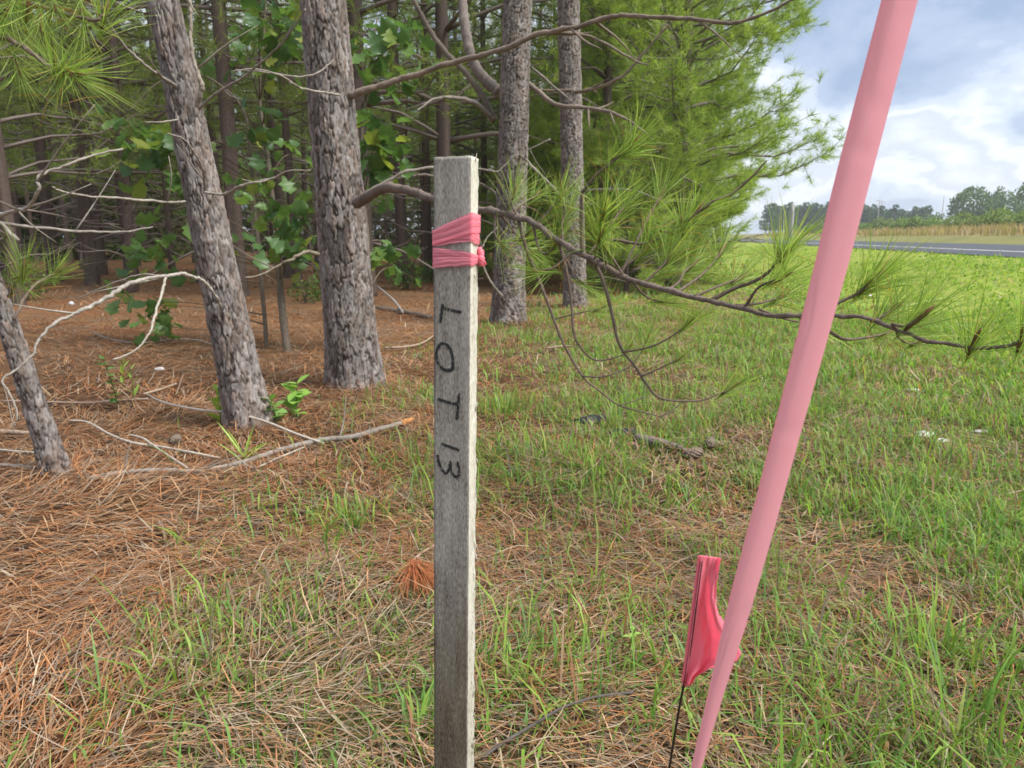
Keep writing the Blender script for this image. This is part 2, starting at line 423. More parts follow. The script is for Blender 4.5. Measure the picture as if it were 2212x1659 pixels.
NEAR = [(0.25, 0.37, 0.076), (0.312, 0.44, 0.104), (0.178, 0.282, 0.066), (0.374, 0.449, 0.123), (0.268, 0.387, 0.095)]
BARKC = np.array([0.20, 0.165, 0.145])
def bark_cols(n): return BARKC * (0.8 + 0.4 * RNG.random((n, 1)))
def pine_crown(h, zb, R, dz, nb, tuftk, ln, wd, cols, dead_from=None, tstep=0.3, lift=0.25, pw=0.75, tips=0):
    """limbs and needles of a pine of height h about the z axis"""
    lb, nbag = Bag(), Bag(); TP, TD = [], []
    z = zb if dead_from is None else dead_from
    while z < h - 0.3:
        live = z >= zb
        f = (z - zb) / (h - zb) if live else 0
        for _ in range(nb if live else max(1, nb - 1)):
            az = RNG.random() * 6.283
            Lb = (R * (1 - f) ** pw * ((0.65 + 0.5 * RNG.random()) if pw > 0.6 else (0.8 + 0.28 * RNG.random())) + 0.3) if live else R * (0.25 + 0.5 * RNG.random())
            e0 = lift + 0.5 * f + RNG.normal(0, 0.15) if live else RNG.normal(0.1, 0.25)
            d = np.array([math.cos(az), math.sin(az), 0]); side = np.array([-d[1], d[0], 0])
            wob = RNG.normal(0, 0.08, 2) * Lb
            P = np.array([[0, 0, z], d * Lb * 0.35 + [0, 0, z + Lb * 0.35 * e0] + side * wob[0], d * Lb * 0.7 + side * wob[1] + [0, 0, z + Lb * (0.6 * e0 - (0.06 if live else 0.1))], d * Lb + [0, 0, z + Lb * (e0 * 0.95 - (0.0 if live else 0.2))]])
            S = spline(P, 7)
            r0 = 0.010 + 0.011 * Lb
            lb.tube(S, np.linspace(r0, 0.004, 7), 4, BARKC * (0.9 if live else 1.15))
            m = int(Lb / tstep) + 1
            for k in range(m):
                t = 0.3 + 0.7 * (k + RNG.random()) / m if live else 0.2 + 0.7 * RNG.random()
                p = S[min(6, int(t * 6))] * (1 - (t * 6 % 1)) + S[min(6, int(t * 6) + 1)] * (t * 6 % 1)
                sg = 1 if RNG.random() < 0.5 else -1
                td = d * (0.5 + RNG.random() * 0.6) + side * sg * (0.5 + 0.6 * RNG.random()) + np.array([0, 0, RNG.normal(0.25 if live else 0.0, 0.35)])
                td /= np.linalg.norm(td); tl = (0.2 + 0.35 * RNG.random()) * (1 if live else 1.5) * (0.6 + 0.25 * Lb)
                q = p + td * tl + np.array([0, 0, 0.12 * tl])
                lb.tube(np.array([p, p + td * tl * 0.5, q]), np.array([0.006, 0.005, 0.003]), 3, BARKC * (0.9 if live else 1.15))
                if live:
                    dd = td + np.array([0, 0, 0.35])
                    TP += [q, p + td * tl * 0.55]; TD += [dd, dd + RNG.normal(0, 0.35, 3)]
                    if RNG.random() < 0.5: TP.append(q + RNG.normal(0, 0.10, 3)); TD.append(dd + RNG.normal(0, 0.5, 3))
            if live:
                TP.append(S[-1]); TD.append(d + np.array([0, 0, 0.6]))
                for _k in range(tips): TP.append(S[-1] + RNG.normal(0, 0.13, 3)); TD.append(d + RNG.normal(0, 0.6, 3) + [0, 0, 0.4])
        z += dz * (0.7 + 0.6 * RNG.random())
    if TP:
        needles(nbag, np.array(TP), np.array(TD), tuftk, ln, wd, cols, (0.2, 1.35), along=0.14)
    return lb, nbag
def plain_trunk(h, r, sides=10, lean=0.15):
    zs = np.concatenate([[-0.3, 0, 0.12, 0.4, 1.0], np.linspace(2, h, 9)])
    P = np.stack([lean * np.sin(zs * 0.35) * 0.3, lean * 0.3 * np.cos(zs * 0.27), zs], -1)
    R = r * (1 - 0.85 * np.clip(zs / h, 0, 1)) * np.where(zs < 0.2, 1.22, np.where(zs < 0.5, 1.06, 1.0))
    b = Bag(); V, F, a, c = tube(P, R, sides, 0.10)
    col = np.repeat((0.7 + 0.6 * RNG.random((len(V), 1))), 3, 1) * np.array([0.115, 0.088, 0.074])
    b.add(V, np.vstack([F[:, [0, 1, 2]], F[:, [0, 2, 3]], a, c]), col)
    return b
FOREST = []
for k in range(5):
    h = 13 + 3 * RNG.random()
    lb, nb_ = pine_crown(h, 1.7 + 1.3 * RNG.random(), 2.0, 0.55, 3, 17, 0.21, 0.009, NGREEN, dead_from=0.7, tstep=0.32)
    tr = plain_trunk(h, 0.092 + 0.025 * RNG.random())
    FOREST.append((tr.mesh("pine_trunk", [M['bark']], True), lb.mesh("pine_limbs", [M['twig']]), nb_.mesh("pine_needles", [M['needle']])))
EDGE = []
for k in range(3):
    h = 12 + 2 * RNG.random()
    lb, nb_ = pine_crown(h, 0.9, 2.6, 0.30, 4, 32, 0.19, 0.008, NEDGE, dead_from=0.6, tstep=0.13, lift=0.2, pw=0.5, tips=5)
    tr = plain_trunk(h, 0.14)
    EDGE.append((tr.mesh("pine_trunk", [M['bark']], True), lb.mesh("pine_limbs", [M['twig']]), nb_.mesh("pine_needles", [M['needle']])))
def put_pine(name, meshes, loc, rz, s, label, group, tilt=(0, 0)):
    e = empty(name, loc); e.rotation_euler = (tilt[0], tilt[1], rz); e.scale = (s, s, s * 1.0)
    obj("trunk", meshes[0], e); obj("limbs", meshes[1], e)["kind"] = "stuff"; c = obj("crown", meshes[2], e); c["kind"] = "stuff"
    return tag(e, label, "pine tree", group)

# ------------------------------------------------------------------ near pines with plated bark
def worley(x, y, s, wrapx):
    """F1, F2 and cell id on a jittered grid that wraps in x"""
    ix, iy = np.floor(x).astype(np.int64), np.floor(y).astype(np.int64)
    f1 = np.full(x.shape, 9.0); f2 = np.full(x.shape, 9.0); cid = np.zeros(x.shape)
    for a in (-1, 0, 1):
        for b in (-1, 0, 1):
            cx, cy = ix + a, iy + b; wx = np.mod(cx, wrapx)
            px = cx + 0.1 + 0.8 * _h(wx, cy, s); py = cy + 0.1 + 0.8 * _h(wx, cy, s + 5)
            d = np.hypot(px - x, py - y); idv = _h(wx, cy, s + 9)
            nf = d < f1
            f2 = np.where(nf, f1, np.minimum(f2, d)); cid = np.where(nf, idv, cid); f1 = np.where(nf, d, f1)
    return f1, f2, cid
def bark_trunk(base, axis_pts, R_of, hz_fine, seed, cell=(0.045, 0.13), depthm=0.014, sides=110, dzf=0.009, total=13):
    """displaced trunk: z heights measured along the axis; the seam lies on the far side"""
    fine = np.arange(-0.25, hz_fine, dzf); coarse = np.linspace(hz_fine + 0.05, total, 30)
    zs = np.concatenate([fine, coarse]); n = len(zs)
    P = axis_pts(zs); th = -math.pi / 2 + np.arange(sides) * 2 * math.pi / sides
    R = R_of(zs); R1 = R_of(np.array([1.0]))[0]
    X = (np.arange(sides) / sides * 2 * math.pi * R1 / cell[0])[None, :] + np.zeros((n, 1)); Y = (zs / cell[1])[:, None] + np.zeros((1, sides))
    big = 10 ** 7
    Xw = X + 1.5 * (fbm(X * 0.8, Y * 0.8, seed, 3) - 0.5) + 0.5 * (vn(X * 3.1, Y * 4.1, seed + 1) - 0.5)
    Yw = Y + 1.7 * (fbm(X * 0.7 + 9, Y * 0.7, seed + 2, 3) - 0.5) + 0.45 * (vn(X * 3.3, Y * 3.7, seed + 6) - 0.5)
    f1, f2, cid = worley(Xw, Yw, seed, big)
    g1, g2, gid = worley(Xw * 2.3, Yw * 2.6 + 3, seed + 3, big)
    vary = fbm(X * 0.9 + 4, Y * 1.1, seed + 8, 3)
    crack = smooth(f2 - f1, 0.0, 0.06 + 0.42 * np.clip(vary - 0.25, 0, 1)); fl = smooth(g2 - g1, 0.0, 0.12)
    fi = fbm(X * 5, Y * 9, seed + 11, 3) - 0.5
    # each plate tilts like a loose flake
    tiltx = (Xw % 1.0 - 0.5) * (cid - 0.5) * 1.6
    disp = depthm * (crack - 1) * 0.9 + depthm * crack * (0.7 * (cid - 0.5) + 0.55 * tiltx) + depthm * 0.45 * (gid - 0.5) + depthm * 0.18 * (fl - 1) + depthm * 0.5 * fi
    sc_ = smooth(zs, hz_fine + 1, hz_fine)[:, None] * 0.8 + 0.2
    flare = (1 + 0.16 * np.exp(-np.clip(zs, 0, 9) / 0.13) * 1.0)[:, None] * (1 + 0.12 * np.exp(-np.clip(zs, 0, 9) / 0.2)[:, None] * np.sin(th * 4 + seed)[None])
    lump = 1 + 0.06 * np.sin(th[None] * 2 + zs[:, None] * 0.9 + seed) * 0.6
    rr = R[:, None] * flare * lump + disp * sc_
    T = np.gradient(P, axis=0); T /= np.linalg.norm(T, axis=1)[:, None]
    A = np.cross(T, [0, 1.0, 0]); A /= np.linalg.norm(A, axis=1)[:, None]; B = np.cross(T, A)
    V = (P[:, None] + rr[..., None] * (np.cos(th)[None, :, None] * A[:, None] + np.sin(th)[None, :, None] * B[:, None])).reshape(-1, 3)
    i = np.arange(n - 1)[:, None] * sides; j = np.arange(sides)[None]; j2 = (j + 1) % sides
    F = np.stack([i + j, i + j2, i + sides + j2, i + sides + j], -1).reshape(-1, 4)
    plate = np.array([0.232, 0.212, 0.2]); furrow = np.array([0.052, 0.038, 0.031]); red = np.array([0.19, 0.14, 0.112])
    tone = (0.55 + 0.6 * cid + 0.7 * (fbm(X * 2.6, Y * 3.4, seed + 20, 4) - 0.3) + 0.9 * fi)[..., None]
    rm = (0.75 * smooth(gid * 0.5 + fbm(X * 1.4, Y * 1.2, seed + 30, 3) * 0.7, 0.5, 0.85))[..., None]
    pc = (plate * (1 - rm) + red * rm) * tone
    c = furrow + (pc - furrow) * (crack * (0.7 + 0.3 * fl))[..., None]
    return np_mesh("trunk", V, F, c.reshape(-1, 3), [M['bark']], False)
class NearPine:
    def __init__(s, name, label, b, t, wb, wt, seed, total=13, fine=3.2, dy=0.0, crown=0, group="pines along the wood edge", fork=None, cell=(0.045, 0.13), dep=0.014, sides=110, bow=0.0):
        s.base = ground_hit(*b); Zb = depth(s.base)
        o = np.array([0, 0, HC]); d = pt(t[0], t[1], 1.0) - o
        s.top = o + d * ((s.base[1] + dy) / d[1])
        Ht = s.top[2] - s.base[2]
        s.rb = wb / 2 / FPX * Zb / 1.06; s.rt = wt / 2 / FPX * depth(s.top)
        s.dir = (s.top - s.base) / Ht
        def ax(z):
            z = np.asarray(z, float)
            q = np.clip(z / Ht, 0, None)
            return s.base + s.dir * z[:, None] + np.array([1.0, 0, 0]) * (bow * q * (1 - q) * (q < 1))[:, None]
        def R(z):
            q = z / Ht
            return np.where(q < 1, s.rb + (s.rt - s.rb) * np.clip(q, 0, 1), s.rt * np.clip(1 - 0.97 * (z - Ht) / (total - Ht), 0.03, 1))
        s.ax = ax; s.R = R; s.fine = fine
        s.o = empty(name, s.base); tag(s.o, label, "pine tree", group)
        def loc_ax(z): return ax(z) - s.base
        obj("trunk", bark_trunk(s.base, loc_ax, R, fine, seed, cell, dep, sides, total=total), s.o)
        if crown is not None:
            pr = FOREST[crown]
            zc = np.array([0.0]);  
            q = Vector((0, 0, 1)).rotation_difference(Vector(s.dir))
            for nm, me in (("limbs", CROWNS[crown][0]), ("crown", CROWNS[crown][1])):
                c = obj(nm, me, s.o); c.rotation_mode = 'QUATERNION'; c.rotation_quaternion = q
                c["kind"] = "stuff"
    def at(s, y):
        """height along the trunk where its axis shows at photo row y"""
        zs = np.linspace(0, 8, 400); p = s.ax(zs)
        row = CY - FPX * ((p[:, 2] - HC) * CP + p[:, 1] * SP) / (p[:, 1] * CP - (p[:, 2] - HC) * SP)
        return zs[np.argmin(abs(row - y))]
    def limb(s, pts, r, col=None, name="dead_branch", n=None, sides=8, twigs=0, m=None):
        """pts: (x, y, Z) photo positions with depths"""
        P = np.array([pt(*p) for p in pts]) - s.base
        b = Bag(); n = n or max(8, 5 * len(pts)); col = np.array(col if col is not None else (0.25, 0.215, 0.19))
        n = n * 2
        S = spline(P, n); rad_ = np.interp(np.linspace(0, 1, n), np.linspace(0, 1, len(r)), r) * (1.0 if name == 'limb' else 0.82)
        kn = np.stack([fbm(np.arange(n) * 0.35 + 50 * q, np.full(n, P[0, 0] * 7), 200 + q, 3) - 0.5 for q in range(3)], -1) * np.minimum(np.arange(n), 6)[:, None] / 6
        S = S + kn * np.minimum(rad_ * 1.3 + 0.003, 0.02)[:, None]
        rad_ = rad_ * (1 + 0.5 * np.clip(0.02 / rad_, 0.15, 1) * (fbm(np.arange(n) * 0.8, np.full(n, P[0, 2] * 5), 210, 2) - 0.4))
        V_, F_, a_, b_ = tube(S, rad_, sides, 0.3)
        cc_ = np.concatenate([np.repeat(0.65 + 0.75 * fbm(np.arange(n) * 0.3, np.full(n, P[0, 1] * 3), 220, 3), sides), [1, 1]])[:, None] * col
        b.add(V_, np.vstack([F_[:, [0, 1, 2]], F_[:, [0, 2, 3]], a_, b_]), cc_)
        for k in range(twigs):
            i = RNG.integers(2, n - 1); d = S[min(i + 1, n - 1)] - S[i - 1]; d /= np.linalg.norm(d) + 1e-9
            e = d * 0.6 + RNG.normal(0, 0.5, 3); e /= np.linalg.norm(e); l = 0.12 + 0.25 * RNG.random()
            rr = np.interp(i / (n - 1), np.linspace(0, 1, len(r)), r)
            b.tube(np.array([S[i], S[i] + e * l * 0.5 + RNG.normal(0, 0.01, 3), S[i] + e * l]), np.array([rr * 0.55, rr * 0.4, 0.0015]), 5, col, 0.2, 6)
        o = obj(name, b.mesh(name, [m or M['twig']], True), s.o)
        return o
CROWNS = []
for k in range(3):
    lb, nb_ = pine_crown(13, 4.6, 2.3, 0.6, 3, 13, 0.21, 0.011, NGREEN, tstep=0.34)
    CROWNS.append((lb.mesh("limbs", [M['twig']]), nb_.mesh("needles", [M['needle']])))

exec_near = True
T1 = NearPine("pine_tree", "leaning rough barked pine with arched dead limb, left of the thick pine", (541, 925), (352, 0), 92, 66, 1, crown=0, cell=(0.036, 0.12), dep=0.010, fine=3.0, sides=140)
T2 = NearPine("pine_tree", "thickest rough barked pine, sending a long green limb behind the stake", (768, 838), (698, 0), 116, 100, 2, crown=1, cell=(0.044, 0.15), dep=0.013, fine=3.4, sides=190)
T3 = NearPine("pine_tree", "forked pine just right of the stake with bare upper limbs", (1097, 700), (1118, 0), 76, 62, 3, crown=2, fine=4.8, sides=90)
T4 = NearPine("pine_tree", "straight slim pine right of the forked pine, shaded on its left", (1243, 664), (1228, 0), 54, 46, 4, crown=0, fine=5.2, sides=80)
T5 = NearPine("pine_tree", "thin leaning young pine at the left edge of the photo", (127, 1032), (-115, 300), 54, 24, 5, total=6, crown=None, fine=2.6, cell=(0.028, 0.07), dep=0.008, sides=80)

# ---- limbs of the thick pine (T2)
GRY = (0.22, 0.19, 0.165); BRN = (0.15, 0.11, 0.085); PAL = (0.29, 0.255, 0.215)
limbc = np.array((0.16, 0.125, 0.105))
MAIN = [(770, 440, 4.35), (790, 428, 4.25), (815, 412, 4.1), (850, 406, 3.95), (900, 418, 3.75), (935, 430, 3.6), (985, 440, 3.4), (1040, 452, 3.2), (1090, 462, 3.05), (1150, 482, 2.88), (1200, 515, 2.74), (1250, 545, 2.62), (1300, 572, 2.5), (1350, 600, 2.4), (1420, 622, 2.28), (1500, 643, 2.18), (1560, 655, 2.1), (1659, 679, 2.0), (1740, 682, 1.92), (1802, 681, 1.87), (1866, 687, 1.82), (1936, 711, 1.77), (1993, 734, 1.73), (2050, 744, 1.70), (2103, 751, 1.68), (2143, 752, 1.66), (2206, 739, 1.64), (2262, 722, 1.62)]
MR = np.interp([m_[0] for m_ in MAIN], [770, 850, 950, 1100, 1300, 1500, 1860, 2260], [0.033, 0.024, 0.017, 0.0125, 0.0105, 0.008, 0.0054, 0.0036])
limb = T2.limb(MAIN, MR, limbc, "limb", 110, 9, m=M['bark'])
MX = np.array([m_[0] for m_ in MAIN]); MZ = np.array([m_[2] for m_ in MAIN])
def mz(x): return float(np.interp(x, MX, MZ))
TUFTS = []
for k in range(5):
    b = Bag(); nn = 66
    P0 = np.zeros((1, 3)); needles(b, P0, np.array([[0, 0, 1.0]]), nn, 0.205, 0.0023, NEAR, (0.10, 1.05), True, 0.0, 0.09)
    needles(b, P0, np.array([[0, 0, 1.0]]), 5, 0.16, 0.002, [(0.38, 0.2, 0.06)], (0.8, 1.5), True, 0.0, 0.13)
    b.tube(np.array([[0, 0, -0.05], [0, 0, -0.03], [0, 0, 0.012], [0, 0, 0.04]]), np.array([0.004, 0.0055, 0.0065, 0.001]), 6, (0.26, 0.15, 0.08), 0.4)
    TUFTS.append(b.mesh("needle_tuft", [M['needle']]))
def tuft(parent, p, d, s=1.0):
    o = obj("needle_tuft", TUFTS[random.randrange(5)], parent)
    q = Vector((0, 0, 1)).rotation_difference(Vector(d).normalized()) @ Quaternion((0, 0, 1), random.random() * 6.28)
    o.rotation_mode = 'QUATERNION'; o.rotation_quaternion = q; o.location = Vector(p); o.scale = (s, s, s)
    o["kind"] = "stuff"
    return o
def twig(pine, host, pts, r0, r1=0.0025, tip=True, s=1.0, col=(0.15, 0.115, 0.09), dz=0.0, extra=0):
    """side shoot of a limb: photo points; depth taken from the limb unless given"""
    q = []
    for i_, p in enumerate(pts):
        Z = p[2] if len(p) > 2 else mz(pts[0][0]) + dz * i_
        q.append(pt(p[0], p[1], Z))
    P = np.array(q) - pine.base; n = max(8, 5 * len(pts))
    b = Bag(); b.tube(P, np.linspace(r0, r1, 8), 6, col, 0.3, n)
    o = obj("side_shoot", b.mesh("side_shoot", [M['bark']], True), host)
    S = spline(P, n); d = S[-1] - S[-4]; d /= np.linalg.norm(d)
    if tip:
        tuft(host, S[-1], d + np.array([0, -0.15, 0.25]), s)
        for k in range(extra):
            j_ = n - 2 - int((k + 1) * n * 0.16)
            tuft(host, S[j_], S[j_ + 1] - S[j_] + RNG.normal(0, 0.02, 3) * 0.5, s * 0.85)
    return S
W = lambda *a, **k: twig(T2, limb, *a, **k)
W([(1258, 555), (1256, 433), (1266, 405), (1293, 373), (1339, 337), (1369, 310)], 0.008, s=1.0, extra=1, dz=-0.03)
W([(1310, 575), (1303, 520), (1297, 480), (1309, 447)], 0.007, s=1.05, dz=-0.06)
W([(1285, 562), (1292, 530), (1299, 506)], 0.006, s=1.1, dz=-0.09)
W([(1300, 560), (1320, 520), (1386, 527), (1439, 510), (1469, 487), (1503, 457)], 0.007, s=1.0, dz=-0.02, extra=2)
W([(1480, 480, 2.4), (1539, 437, 2.35), (1583, 417, 2.33), (1626, 380, 2.3), (1656, 347, 2.28)], 0.006, tip=False)
W([(1120, 470), (1105, 440), (1112, 415)], 0.006, s=0.95)
W([(1060, 455), (1085, 500), (1110, 520), (1140, 505)], 0.006, s=1.0, dz=-0.03)
W([(1150, 480), (1165, 540), (1185, 545), (1205, 520)], 0.006, s=0.9, dz=-0.04)
sA = W([(1283, 560), (1306, 616), (1323, 683), (1339, 746), (1373, 793), (1396, 829), (1429, 861), (1506, 866), (1553, 851), (1583, 836)], 0.0075, s=0.95)
W([(1343, 761, 2.52), (1406, 749, 2.5), (1456, 723, 2.48), (1489, 696, 2.46)], 0.004, s=0.9, extra=0)
W([(1386, 813, 2.52), (1439, 789, 2.5), (1469, 773, 2.5)], 0.0035, s=0.55)
W([(1120, 478), (1138, 540), (1156, 583), (1179, 643), (1196, 689), (1219, 746), (1259, 813), (1293, 843), (1339, 876), (1406, 894), (1433, 904)], 0.009, tip=False)
W([(1259, 813, 2.95), (1306, 813, 2.9), (1366, 786, 2.9), (1399, 733, 2.9)], 0.004, s=0.8)
W([(1426, 900, 2.95), (1450, 888, 2.95), (1469, 873, 2.95)], 0.004, tip=False)
W([(1339, 876, 2.95), (1370, 866, 2.95), (1393, 856, 2.95)], 0.003, tip=False)
W([(1206, 520), (1223, 583), (1234, 649), (1239, 716), (1253, 749), (1286, 778), (1339, 769), (1360, 750)], 0.007, tip=True, s=0.6)
W([(1199, 689, 2.9), (1239, 679, 2.9), (1299, 666, 2.9)], 0.004, s=0.75)
W([(1536, 649), (1586, 623), (1626, 609), (1660, 588), (1683, 559), (1705, 538)], 0.007, s=1.0, extra=1, dz=-0.02)
W([(1440, 628), (1465, 610), (1480, 585), (1500, 570)], 0.005, s=0.9, dz=0.03)
W([(1350, 600), (1325, 560), (1310, 535)], 0.005, s=0.8)
W([(1500, 640), (1560, 615), (1600, 600)], 0.005, s=0.95, dz=0.05)
W([(1590, 660), (1640, 655), (1690, 640)], 0.005, s=0.95, dz=0.05)
W([(1740, 682), (1802, 658), (1841, 640), (1871, 619), (1889, 604)], 0.0055, s=1.0, extra=1, dz=-0.01)
W([(1880, 694), (1892, 691), (1913, 679), (1931, 667)], 0.005, s=0.95)
W([(1936, 711), (1928, 700), (1952, 705), (1973, 695), (1991, 683)], 0.0045, s=1.0, dz=-0.01)
W([(2080, 749), (2098, 748), (2106, 735)], 0.004, s=0.9, dz=-0.01)
W([(2190, 742), (2204, 738), (2209, 722)], 0.004, s=0.95, dz=-0.01)
W([(1720, 681), (1793, 717), (1826, 733), (1865, 730), (1898, 724), (1925, 716)], 0.0055, s=0.8, dz=0.02)
W([(1936, 711), (1940, 728), (1962, 742), (1985, 738)], 0.003, s=0.6, dz=0.02)
W([(1640, 668), (1700, 690), (1760, 700)], 0.004, s=0.9, dz=0.06)
for (x0, y0, x1, y1, x2, y2, s_) in [(1075, 458, 1068, 500, 1085, 530, 0.95), (1100, 465, 1130, 440, 1160, 420, 0.9), (1160, 485, 1190, 450, 1215, 420, 0.95), (1215, 520, 1215, 480, 1230, 455, 1.0), (1240, 540, 1200, 575, 1165, 585, 0.9), (1330, 590, 1370, 560, 1400, 530, 1.0), (1390, 612, 1430, 575, 1450, 545, 1.0), (1270, 553, 1330, 470, 1355, 440, 1.0), (1340, 595, 1400, 470, 1430, 420, 1.0), (1460, 633, 1520, 590, 1560, 540, 0.95), (1365, 606, 1395, 640, 1440, 655, 0.85), (1200, 515, 1240, 590, 1270, 620, 0.85), (1610, 663, 1640, 620, 1690, 600, 0.9), (1080, 460, 1110, 500, 1150, 545, 0.9)]:
    W([(x0, y0), (x1, y1), (x2, y2)], 0.005, s=s_, dz=random.uniform(-0.08, 0.1))
# rest of T2
Z2 = 4.35
T2.limb([(755, 208, Z2), (800, 192, 4.3), (870, 170, 4.25), (960, 140, 4.15), (1075, 110, 4.0), (1170, 72, 3.9), (1250, 57, 3.8), (1330, 35, 3.7), (1400, 36, 3.6), (1500, 42, 3.5), (1580, 50, 3.4), (1650, 30, 3.3), (1720, -5, 3.2)], [0.026, 0.021, 0.018, 0.015, 0.013, 0.010, 0.006], (0.2, 0.155, 0.125), twigs=5)
T2.limb([(1180, 72, 3.9), (1260, 75, 3.85), (1310, 95, 3.8), (1370, 130, 3.75), (1400, 140, 3.7)], [0.010, 0.008, 0.004], (0.2, 0.16, 0.13), twigs=2)
T2.limb([(770, 430, 4.5), (840, 390, 4.5), (880, 370, 4.5), (940, 362, 4.55), (1040, 365, 4.6), (1075, 370, 4.6), (1110, 340, 4.6), (1190, 300, 4.6)], [0.016, 0.012, 0.010, 0.006, 0.004], GRY, twigs=2)
T2.limb([(735, 205, 4.2), (700, 200, 4.1), (650, 190, 4.0), (610, 165, 3.9), (560, 150, 3.85), (505, 152, 3.8)], [0.008, 0.007, 0.005, 0.003], PAL, twigs=1)
T2.limb([(720, 130, 4.2), (690, 155, 4.1), (650, 165, 4.0), (560, 155, 3.9), (510, 150, 3.9)], [0.006, 0.006, 0.004], GRY)
T2.limb([(690, 550, 4.4), (660, 545, 4.35), (630, 560, 4.3), (600, 575, 4.3), (560, 595, 4.25), (530, 600, 4.2)], [0.016, 0.012, 0.008, 0.005], (0.2, 0.17, 0.12), twigs=2)
# T3 limbs
T3.limb([(1068, 262, 8.0), (1040, 205, 7.9), (1000, 150, 7.8), (960, 110, 7.75), (925, 60, 7.7), (890, -5, 7.6)], [0.045, 0.035, 0.03, 0.026, 0.022], (0.17, 0.14, 0.115), "limb", twigs=3)
T3.limb([(1080, 200, 8.0), (1055, 180, 8.05), (1030, 150, 8.1), (1015, 110, 8.15), (1005, 60, 8.2), (998, -10, 8.3)], [0.066, 0.06, 0.057, 0.054, 0.052], (0.2, 0.17, 0.15), "limb", 24, 12, m=M['bark'])
T3.limb([(1064, 258, 7.95), (1030, 225, 7.8), (990, 212, 7.7), (940, 214, 7.6), (900, 240, 7.5)], [0.035, 0.03, 0.02, 0.01], GRY, twigs=3)
T3.limb([(1112, 160, 7.9), (1160, 195, 7.6), (1200, 225, 7.4), (1280, 235, 7.2), (1340, 250, 7.0), (1400, 290, 6.9)], [0.035, 0.03, 0.025, 0.02, 0.01], (0.2, 0.16, 0.13), twigs=5)
T3.limb([(1110, 120, 7.9), (1140, 140, 7.8), (1200, 190, 7.7), (1260, 240, 7.6)], [0.02, 0.015, 0.01], GRY, twigs=3)
T3.limb([(1090, 345, 7.9), (1120, 335, 7.7), (1150, 360, 7.5), (1190, 400, 7.3), (1230, 440, 7.2), (1258, 460, 7.1)], [0.022, 0.018, 0.012, 0.006], GRY, twigs=4)
T3.limb([(1085, 640, 7.9), (1060, 610, 7.7), (1040, 560, 7.6), (1048, 520, 7.6), (1075, 490, 7.6)], [0.016, 0.012, 0.006], PAL, twigs=2)
T4.limb([(1240, 200, 9.3), (1290, 190, 9.1), (1350, 160, 8.9), (1420, 80, 8.7), (1460, 40, 8.6)], [0.03, 0.025, 0.018, 0.01], (0.2, 0.155, 0.12), twigs=5)
T4.limb([(1235, 195, 9.3), (1180, 195, 9.2), (1120, 190, 9.1)], [0.025, 0.018, 0.01], BRN, twigs=3)
T4.limb([(1240, 415, 9.3), (1300, 410, 9.0), (1370, 412, 8.8), (1440, 440, 8.6)], [0.022, 0.017, 0.008], GRY, twigs=4)
# T1 dead limbs
Z1 = 3.5
T1.limb([(478, 662, Z1), (465, 640, 3.42), (445, 612, 3.35), (420, 598, 3.3), (390, 592, 3.25), (350, 597, 3.2), (300, 606, 3.1), (270, 618, 3.05), (235, 640, 3.0), (190, 664, 2.95), (150, 682, 2.9), (110, 705, 2.85), (80, 740, 2.82), (75, 765, 2.8)], [0.007, 0.008, 0.009, 0.0095, 0.011, 0.0095, 0.007, 0.004], (0.33, 0.30, 0.26), n=90, twigs=2)
T1.limb([(358, 600, 3.2), (350, 630, 3.17), (335, 680, 3.13), (325, 715, 3.1), (295, 755, 3.08), (245, 778, 3.05)], [0.007, 0.0065, 0.005, 0.004], (0.40, 0.36, 0.30), n=30)
T1.limb([(345, 596, 3.2), (300, 594, 3.25), (240, 614, 3.3), (165, 646, 3.35)], [0.005, 0.0045, 0.003], PAL, n=24)
T1.limb([(400, 435, 3.45), (370, 437, 3.35), (270, 429, 3.1), (200, 425, 3.0), (140, 415, 2.9), (112, 404, 2.85)], [0.006, 0.0065, 0.006, 0.005, 0.004, 0.003], PAL, n=36, twigs=1)
T1.limb([(440, 415, 3.4), (480, 420, 3.35), (530, 398, 3.25), (590, 385, 3.2), (620, 370, 3.15), (670, 368, 3.1)], [0.008, 0.007, 0.006, 0.004, 0.003], PAL, n=30, twigs=1)
T1.limb([(400, 205, 3.5), (370, 180, 3.4), (320, 145, 3.25), (280, 110, 3.2), (240, 60, 3.1), (212, -5, 3.0)], [0.011, 0.009, 0.007, 0.006, 0.005], GRY, n=34, twigs=1)
T1.limb([(425, 230, 3.45), (435, 190, 3.4), (425, 150, 3.38), (413, 100, 3.36), (412, 50, 3.35), (408, -5, 3.33)], [0.015, 0.013, 0.011, 0.010, 0.009], (0.26, 0.225, 0.18), n=30, twigs=3)
T1.limb([(443, 412, 3.4), (438, 370, 3.3), (420, 330, 3.22), (395, 300, 3.15), (362, 288, 3.1)], [0.008, 0.007, 0.005, 0.004], GRY, n=24, twigs=1)
T1.limb([(385, 258, 3.45), (350, 264, 3.4), (312, 263, 3.38)], [0.005, 0.0045, 0.003], PAL, n=14)
T1.limb([(430, 235, 3.4), (470, 200, 3.3), (520, 170, 3.2), (570, 130, 3.1), (620, 80, 3.0), (660, 20, 2.9)], [0.008, 0.007, 0.005, 0.004], GRY, n=30, twigs=2)
T1.limb([(345, 40, 3.5), (300, 25, 3.4), (250, 5, 3.3)], [0.007, 0.005, 0.004], GRY, n=14)
